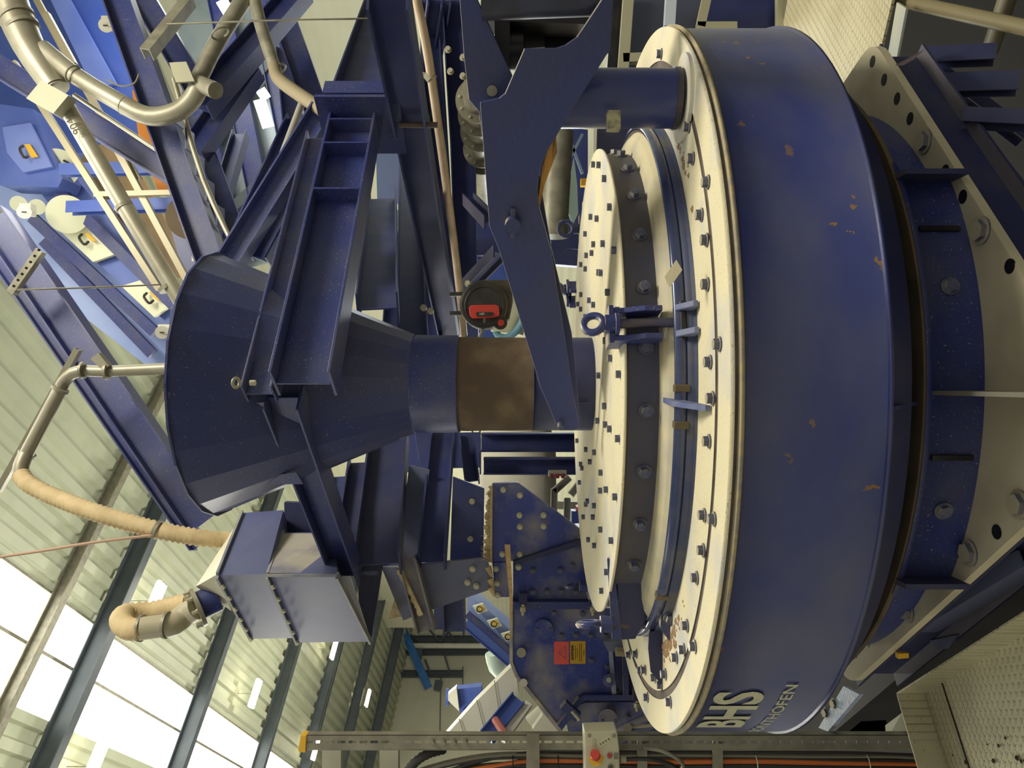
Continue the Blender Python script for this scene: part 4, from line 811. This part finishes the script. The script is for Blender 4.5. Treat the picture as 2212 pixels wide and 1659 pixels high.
MB().box(P(1331,1633,ed-.002), V((.014,0,0)),V((0,.002,0)),Z*.009).build('button_tag', mat('tag_grey',(130,126,110),.5), es)
MB().cyl(P(1319,1658,ed-.008),P(1319,1658,ed),.014,n=24).build('button_bezel', galv, es); MB().cyl(P(1319,1658,ed-.012),P(1319,1658,ed),.010,n=24).build('green_button', mat('dull_green',(70,90,50),.5), es)
for x,y in ((1273,1589),(1326,1589)): MB().torus(P(x,y,ed-.002),V((0,1,0)),.006,.002,20,6).build('screw_cap', galvd, es)
m_ = MB(); c1 = P(1306,1602,ed-.001); ux = V((.5,0,-.86)).normalized(); uy = V((.86,0,.5)).normalized(); m_.box(c1, ux*.031, V((0,.0006,0)), uy*.011); m_.build('sticker', lbl, es)
m_ = MB()
for i in range(13):
    if i%4 != 2: m_.box(c1+ux*(-.024+i*.004)-V((0,.001,0)), ux*rr.choice((.0006,.0012)), V((0,.0003,0)), uy*.007)
m_.build('barcode_bars', ink, es)
MB().box(P(1283,1605,ed-.001), V((.018,0,0)),V((0,.0006,0)),Z*.007).build('sticker', mat('grey_sticker',(186,182,158),.5), es)
MB().cyl(P(1340,1640,ed+.05),P(1352,1640,ed+.05),.016,n=12).build('cable_gland', gbox, es)
tag(MB().tube([P(1350,1640,ed+.06),P(1400,1640,ed+.05),P(1450,1652,ed+.06),P(1475,1670,ed+.08)], .010, 10).build('cable', blkc), 'black cable leaving the gland of the control box', 'cable')
tag(MB().tube([P(1392,1616,ed+.08),P(1430,1622,ed+.02),P(1465,1640,ed),P(1476,1655,ed+.02),P(1465,1670,ed+.05)], .009, 10).build('cable', gryc), 'grey cable bowing out over the tray below the control box', 'cable')
# ================================================================== CONVEYORS AND PIPES AT THE UPPER RIGHT
def T(name, label, cat, at, grp=None): return thing(name, at, label, cat, grp)
def pl(par, name, pts, m, d, th=.06, bev=0):
    return MB().prism([P(q[0],q[1],q[2] if len(q)>2 else d) for q in pts], V((0,th,0))).build(name, m, par, bevel=bev)
dp = T('main_dust_pipe','thick galvanised dust pipe with numbered lower length, falling from the upper right corner','pipe',P(120,200,5.3))
MB().tube([P(10,-25,5.2),P(60,95,5.2),P(122,190,5.2)], lambda f: .118-.028*f, 24, step=.1).build('wide_pipe', galv, dp)
MB().tube([P(135,215,5.2),P(260,430,5.2),P(392,650,5.2)], .056, 24, step=.1).build('pipe', galv, dp)
for x,y,r in ((36,38,.118),(48,60,.112),(122,190,.082),(268,447,.062),(362,622,.062)): d_ = (P(260,430,5.2)-P(135,215,5.2)).normalized(); c = P(x,y,5.2); MB().cyl(c-d_*.012,c+d_*.012,r,n=28).build('collar', galvd, dp)
MB().box(P(112,215,5.1), V((.06,0,-.05)),V((0,.05,0)),V((.05,0,.09))).build('slide_gate', mat('gate_plate',(150,148,122),.5,.2), dp)
g_ = P(152,262,5.10); dr_ = (P(392,650,5.2)-P(135,215,5.2)).normalized()
place_text('904', .078, mat('faded_ink',(66,58,38),.7), 'lettering', P(160,272,5.11), -dr_, V((0,0,1)), dp)
bp_ = T('branch_dust_pipe','galvanised branch pipe curving below the main pipe into an elbow and rising again','pipe',P(300,230,5.1))
MB().tube([P(92,105,5.2),P(170,168,5.15),P(270,228,5.1)], .06, 24, step=.1).build('pipe', galv, bp_)
MB().tube([P(270,228,5.1),P(305,246,5.1),P(340,252,5.1),P(385,240,5.1),P(415,215,5.1),P(428,190,5.1)], .062, 24, step=.04).build('elbow', galv, bp_)
MB().tube([P(425,180,5.15),P(470,90,5.2),P(545,-30,5.3)], .055, 24, step=.1).build('pipe', galvd, bp_)
MB().tube([P(548,-12,5.3),P(565,60,5.2),P(594,148,5.1)], .042, 24, step=.1).build('pipe', galvd, bp_)
MB().tube([P(592,142,5.1),P(602,170,5.0),P(640,200,4.8),P(705,243,4.5)], .04, 18, .08, step=.012).build('corrugated_hose', mat('grey_tan_hose',(150,138,110),.6), bp_)
for x,y in ((158,160),(272,230),(332,255),(475,72),(600,150),(405,228)): MB().torus(P(x,y,5.12), (P(270,228,5.1)-P(92,105,5.2)).normalized() if x<300 else (V((1,0,.3)) if x<450 else V((.9,0,.5))), .058,.007,24,8).build('collar', galvd, bp_)
MB().cyl(P(430,180,5.1),P(466,196,5.0),.055,n=24).build('open_spigot', galvd, bp_); MB().prism([P(x,y,5.0) for x,y in ((365,135),(402,133),(420,175),(380,178))], V((0,.02,0))).build('gate_plate', mat('gate_plate',(150,148,122)), bp_)
# pale blue conveyor casings
ca = T('blue_conveyor_casing','pale blue conveyor casing with cream hatch and black handle, crossing the upper right','conveyor',P(250,500,7.2))
pl(ca,'casing',[(-10,400),(70,400),(365,640),(365,790),(312,786),(170,676),(92,562),(0,450)], bluel, 7.4, .3)
pl(ca,'upper_casing',[(75,400),(130,350),(185,410),(370,640),(365,700),(200,560)], mat('mid_blue_sheet',(96,116,186),.45,0,(130,146,200),.4,2), 7.2, .3)
pl(ca,'hatch',[(119,489),(171,471),(251,548),(201,566)], cream, 7.1, .05); pl(ca,'hatch',[(262,618),(307,604),(371,658),(333,685)], cream, 7.1, .05)
for x,y in ((185,518),(325,645)):
    MB().tube([P(x-8,y-12,7.05),P(x-14,y-4,7.0),P(x-3,y+10,7.0),P(x+6,y+4,7.05)], .012, 8).build('handle', black, ca); pl(ca,'sticker',[(x-4,y-14),(x+4,y-15),(x+22,y+2),(x+14,y+4)], yel, 7.04, .01)
for a in ((70,470,7.1,335,718,7.1),(95,520,7.25,330,765,7.25),(112,398,7.0,376,660,7.0)): MB().beam(P(*a[:3]),P(*a[3:]),.1,.05,'box').build('stiffener', blue, ca)
for x,y in ((40,440),(80,447)): MB().cyl(P(x,y,7.0),P(x,y,7.1),.07,n=24).build('bearing_cover', cream, ca)
cb = T('blue_inspection_box','blue box section with handle and orange sticker at the top left of the pipes','casing',P(50,300,6.8))
pl(cb,'casing',[(0,225),(70,235),(135,385),(125,405),(0,400),(-30,300)], bluef, 6.8, .3); pl(cb,'door',[(5,275),(65,265),(112,360),(50,372),(15,330)], mat('mid_blue_sheet',(96,116,186)), 6.75, .05)
MB().tube([P(50,315,6.7),P(43,322,6.66),P(52,340,6.66),P(60,338,6.7)], .012, 8).build('handle', black, cb); pl(cb,'sticker',[(52,312),(64,311),(82,338),(68,341)], yel, 6.72, .01)
cc_ = T('upper_blue_casing','deep blue sloping casing high behind the main dust pipe','casing',P(150,80,7.6))
pl(cc_,'casing',[(-20,-20),(250,-20),(300,200),(330,330),(140,330),(60,260),(-20,230)], bluef, 8.2, .3); pl(cc_,'side',[(100,-20),(140,-20),(250,180),(200,190)], mat('mid_blue_sheet',(96,116,186)), 8.1, .05)
for (a,l) in (((130,345),'upper'),((150,445),'lower')):
    t = T('sheave_guard','%s cream disc guard with a slot on the conveyor edge'%l,'guard',P(a[0],a[1],6.9)); MB().cyl(P(a[0]-5,a[1]+18,6.9),P(a[0]-5,a[1]+18,7.0),.17,n=32).build('disc', cream, t)
    MB().beam(P(a[0]+8,a[1]+2,6.88),P(a[0]+24,a[1]+10,6.88),.02,.02,'box').build('slot', ink, t)
for (q,l) in (((228,55),'right of the branch pipe'),((52,458),'on the pale blue casing'),((350,718),'beside the hopper rim')):
    t = T('rotary_sensor','round white sensor head %s'%l,'sensor',P(q[0],q[1],6.5)); MB().cyl(P(q[0],q[1],6.4),P(q[0],q[1],6.6),.055,n=24).build('head', white, t); MB().box(P(q[0]+8,q[1]-4,6.6),V((.05,0,0)),V((0,.04,0)),Z*.05).build('body', white, t); MB().box(P(q[0],q[1],6.39),V((.004,0,0)),V((0,.003,0)),Z*.02).build('slot', ink, t)
ww = T('access_platform','plywood decked platform with cream edge rails seen from below among the conveyors','platform',P(300,450,6.6))
pl(ww,'decking',[(240,300),(280,330),(420,600),(300,600),(160,420),(180,330)], ply, 7.6, .05)
for a in ((30,135,6.2,345,625,6.2),(80,0,6.4,150,130,6.3),(150,130,6.3,300,390,6.25),(225,270,6.2,415,625,6.2),(100,30,6.3,160,140,6.3)): MB().beam(P(*a[:3]),P(*a[3:]),.05,.05,'box').build('edge_rail', mat('aluminium_rail',(160,150,118),.45,.1), ww)
MB().beam(P(415,415,6.1),P(205,420,6.2),.04,.04,'box').build('edge_rail', MATS['aluminium_rail'], ww)
for a in ((385,362,6.5,135,368,6.6),(390,442,6.5,150,450,6.6)): MB().beam(P(*a[:3]),P(*a[3:]),.1,.1,'I').build('joist', bluef, ww)
t = T('orange_belt_guard','bright orange panel behind the slanting blue beams','guard',P(340,330,6.6)); pl(t,'panel',[(285,195),(325,190),(360,290),(418,415),(340,410),(300,300)], ora, 7.0, .05)
t = T('bellows_flange','large dark disc flange with a brassy hub below the aluminium rails','flange',P(410,465,6)); MB().cyl(P(408,470,6.0),P(412,468,6.15),.17,n=36).build('disc', mat('bronze_disc',(120,104,84),.5,.2), t); MB().cyl(P(425,468,5.9),P(412,468,6.05),.10,n=30).build('hub', mat('brass_hub',(190,170,120),.3,.5), t)
MB().cyl(P(462,540,5.9),P(465,535,6.0),.1,n=30).build('small_disc', MATS['bronze_disc'], t)
t = T('numbered_casing','blue casing side carrying a cream 420 number plate','casing',P(420,540,6.3)); pl(t,'side',[(370,420),(430,480),(470,600),(400,605),(370,500)], blued2, 6.6, .1)
MB().box(P(421,551,6.25), V((.05,0,0)),V((0,.003,0)),Z*.024).build('number_plate', lbl, t); place_text('420', .055, ink, 'lettering', P(421,551,6.24), V((1,0,0)), Z, t)
# slanting structural beams with cable pipes
sb = T('upper_steel_structure','blue inclined steel beams and braces crossing above the hopper on the right','steel structure',P(450,250,6))
rows = [(250,-20,5.6,478,620,5.2,.19,.16),(300,-20,6.2,430,200,6.1,.18,.14),
 (-10,140,5.7,410,400,5.6,.16,.14),(-10,470,5.4,440,1130,5.0,.20,.16),(0,560,5.6,430,1180,5.2,.10,.12),
 (545,150,6.6,420,330,6.4,.2,.16),(650,-20,6.8,430,235,6.2,.22,.16),(600,0,7.4,735,380,7.0,.22,.2),
 (420,250,6.8,530,560,6.0,.14,.12),(520,290,7.4,440,560,6.6,.14,.12),(620,100,7.6,640,300,7.4,.2,.16),
 (700,240,4.6,470,610,4.5,.14,.12),(640,260,5.6,500,560,5.2,.12,.12),(725,250,5.0,560,560,4.7,.14,.14)]
beams(sb, rows, blue)
for y in (180,290,420): pass
for i in range(5): MB().box(P(388+i*22,250+i*55,5.3), V((.075,0,0)),V((0,.07,0)),Z*.004).build('stiffener', blue, sb)
bk = T('upper_sheet_cladding','greenish grey sheet cladding between the upper blue beams','cladding',P(480,200,9))
pl(bk,'sheet',[(380,-40),(620,-40),(700,300),(600,560),(470,600),(400,300)], mat('grey_green_sheet',(140,150,146),.35,.2,(110,122,124),.5,2), 9.4, .05)
for a in ((470,-20,9.2,560,420,9.2),(560,-20,9.2,640,380,9.2),(420,200,9.2,520,560,9.2)): MB().beam(P(*a[:3]),P(*a[3:]),.25,.15,'I').build('rafter', blue, bk)
for a in ((600,110,9.2,430,330,9.2),(640,330,9.2,470,480,9.2)): MB().beam(P(*a[:3]),P(*a[3:]),.12,.1,'box').build('purlin', steel, bk)
tag(MB().tube([P(655,215,4.9),P(540,520,4.7)], .022, 16, step=.2).build('conduit_pipe', mat('grey_conduit',(150,148,136),.5)), 'thick grey conduit along the dark beam right of the hopper', 'pipe')
tag(MB().tube([P(160,205,5.45),P(385,355,5.4)], .016, 12, step=.2).build('conduit_pipe', galv), 'slim bright conduit on the slanting blue beam under the branch pipe', 'pipe')
tag(MB().tube([P(375,170,5.3),P(440,390,5.2),P(540,600,5.0)], .018, 12, step=.2).build('conduit_pipe', galv), 'slim bright conduit along the stiffened blue beam beside the hopper', 'pipe')
tag(MB().tube([P(411,395,5.5),P(460,500,5.4),P(495,575,5.3)], .016, 12, step=.2).build('conduit_pipe', white), 'white conduit below the orange panel', 'pipe')
tag(MB().tube([P(300,160,5.2),P(290,180,5.2),P(262,186,5.2),P(232,172,5.2)], .006, 8).build('loose_cable', gryc), 'thin cable sagging between the branch pipe and the beams', 'cable')
tag(MB().tube([P(618,330,4.7),P(640,352,4.7),P(700,355,4.5)], .012, 10).build('loose_cable', blkc), 'black cable bending into the support beam', 'cable')
t = T('aluminium_profile','stub of ribbed aluminium profile poking out by the slanting beam','profile',P(350,60,5)); MB().beam(P(405,-10,5.2),P(312,105,4.9),.07,.08,'U',.008).build('profile', galvd, t)
for q,l in (((640,432),'upper'),):
    t = T('spot_lamp','small glaring lamp between the dark beams right of the hopper','lamp',P(640,440,5.2)); MB().cyl(P(633,436,5.0),P(645,441,5.0),.015,n=12).build('bulb', lampm, t)
# things glimpsed between the rear beams
t = T('glimpsed_casing','pale blue ribbed casing seen between the rear beams','casing',P(840,390,8)); pl(t,'panel',[(812,325),(862,320),(868,440),(815,440)], bluel, 8, .1); pl(t,'lower_panel',[(842,455),(888,450),(885,480),(848,492)], mat('pale_cyan_panel',(176,206,206),.5), 8, .1)
pl(t,'lower_panel',[(838,540),(880,535),(872,562),(842,562)], MATS['pale_cyan_panel'], 8, .1)
t = T('green_chain_guard','narrow green strip with chain between the rear beams','guard',P(925,300,5.6)); MB().beam(P(922,250,5.6),P(934,360,5.8),.04,.05,'box').build('strip', green, t); MB().beam(P(918,245,5.6),P(921,350,5.7),.03,.03,'box').build('chain', blk, t)
t = T('backdrop_machine','bank of dark blue machine cabinets far behind the lid','machine',P(1150,450,8.5))
pl(t,'cabinet',[(1005,250),(1270,280),(1270,560),(1005,560)], blued2, 9.2, .3); pl(t,'cabinet',[(1000,560),(1100,560),(1100,730),(1000,730)], bluef, 9.0, .3)
for x,y in ((1260,395),(1264,445)): MB().box(P(x,y,8.5),V((.04,0,0)),V((0,.04,0)),Z*.03).build('yellow_box', yel, t)
for a in ((1225,285,1258,375),(1258,290,1222,360)): MB().beam(P(a[0],a[1],8.4),P(a[2],a[3],8.4),.03,.03,'box').build('cross_brace', mat('pale_brace',(150,170,190),.5), t)
t = T('blue_flanged_elbow','pale blue bolted flange elbow partly hidden by the lifting arm','elbow',P(1110,680,5.4)); MB().tube([P(1095,720,5.5),P(1105,680,5.5),P(1150,640,5.5)], .12, 20, step=.1).build('elbow', cream, t); MB().torus(P(1100,690,5.45),V((.3,-.6,.6)),.14,.025,30,8).build('flange', mat('sky_blue_flange',(130,180,206),.5), t)
rb = T('rear_walkway_beams','blue horizontal beams and cabinet frames behind the lid on the right','steel frame',P(1200,540,5.6))
for a in ((1190,520,1250,522,.05),(1190,555,1260,560,.10),(1030,535,1080,535,.06)): MB().beam(P(a[0],a[1],5.7),P(a[2],a[3],5.7),.12,a[4],'box').build('beam', blue, rb)
rc = T('grey_framed_doors','dark panels in a pale grey frame behind the drum at the right','door frame',P(1450,50,4.4))
pl(rc,'panel',[(1325,-20),(1520,-20),(1500,160),(1400,300),(1310,300)], mat('slate_panel',(76,82,100),.5), 4.6, .05); pl(rc,'dark_post',[(1325,-20),(1348,-20),(1340,160),(1310,165)], blk, 4.5, .05)
for a in ((1358,-20,1345,160,.06),(1345,128,1395,126,.05),(1530,-20,1512,60,.05),(1590,60,1505,60,.05)): MB().beam(P(a[0],a[1],4.4),P(a[2],a[3],4.4),.05,a[4],'box',up=V((0,1,0))).build('frame_bar', mat('pale_grey_frame',(176,172,142),.5), rc)
MB().beam(P(1450,-20,4.4),P(1445,60,4.4),.05,.06,'box',up=V((0,1,0))).build('frame_bar', mat('white_frame',(206,216,224),.5), rc)
pl(rc,'panel',[(1520,-20),(1700,-20),(1690,60),(1500,60)], blued2, 4.6, .05); pl(rc,'side_post',[(1680,-20),(1720,-20),(1705,60),(1680,60)], MATS['pale_grey_frame'], 4.5, .05)
ee = T('far_lifting_eye','blue lifting eye on a plate just beyond the lid edge','lifting eye',P(1228,492,4.5)); MB().torus(P(1222,494,4.4), V((0,1,.0)), .042,.012,30,10).build('ring', bluem, ee); MB().cyl(P(1235,494,4.4),P(1250,494,4.4),.03,n=10).build('collar', blue, ee); MB().beam(P(1256,465,4.4),P(1258,562,4.4),.03,.08,'box').build('plate', blue, ee)
pp = T('rear_lid_bracket','tall dark blue plate with pale edge behind the ram, above the lid','plate',P(1320,330,3.9)); pl(pp,'plate',[(1290,275),(1400,278),(1395,335),(1320,420),(1300,380),(1288,380)], blued, 3.6, .03); pl(pp,'edge',[(1282,278),(1288,278),(1287,380),(1282,380)], white, 3.58, .03)
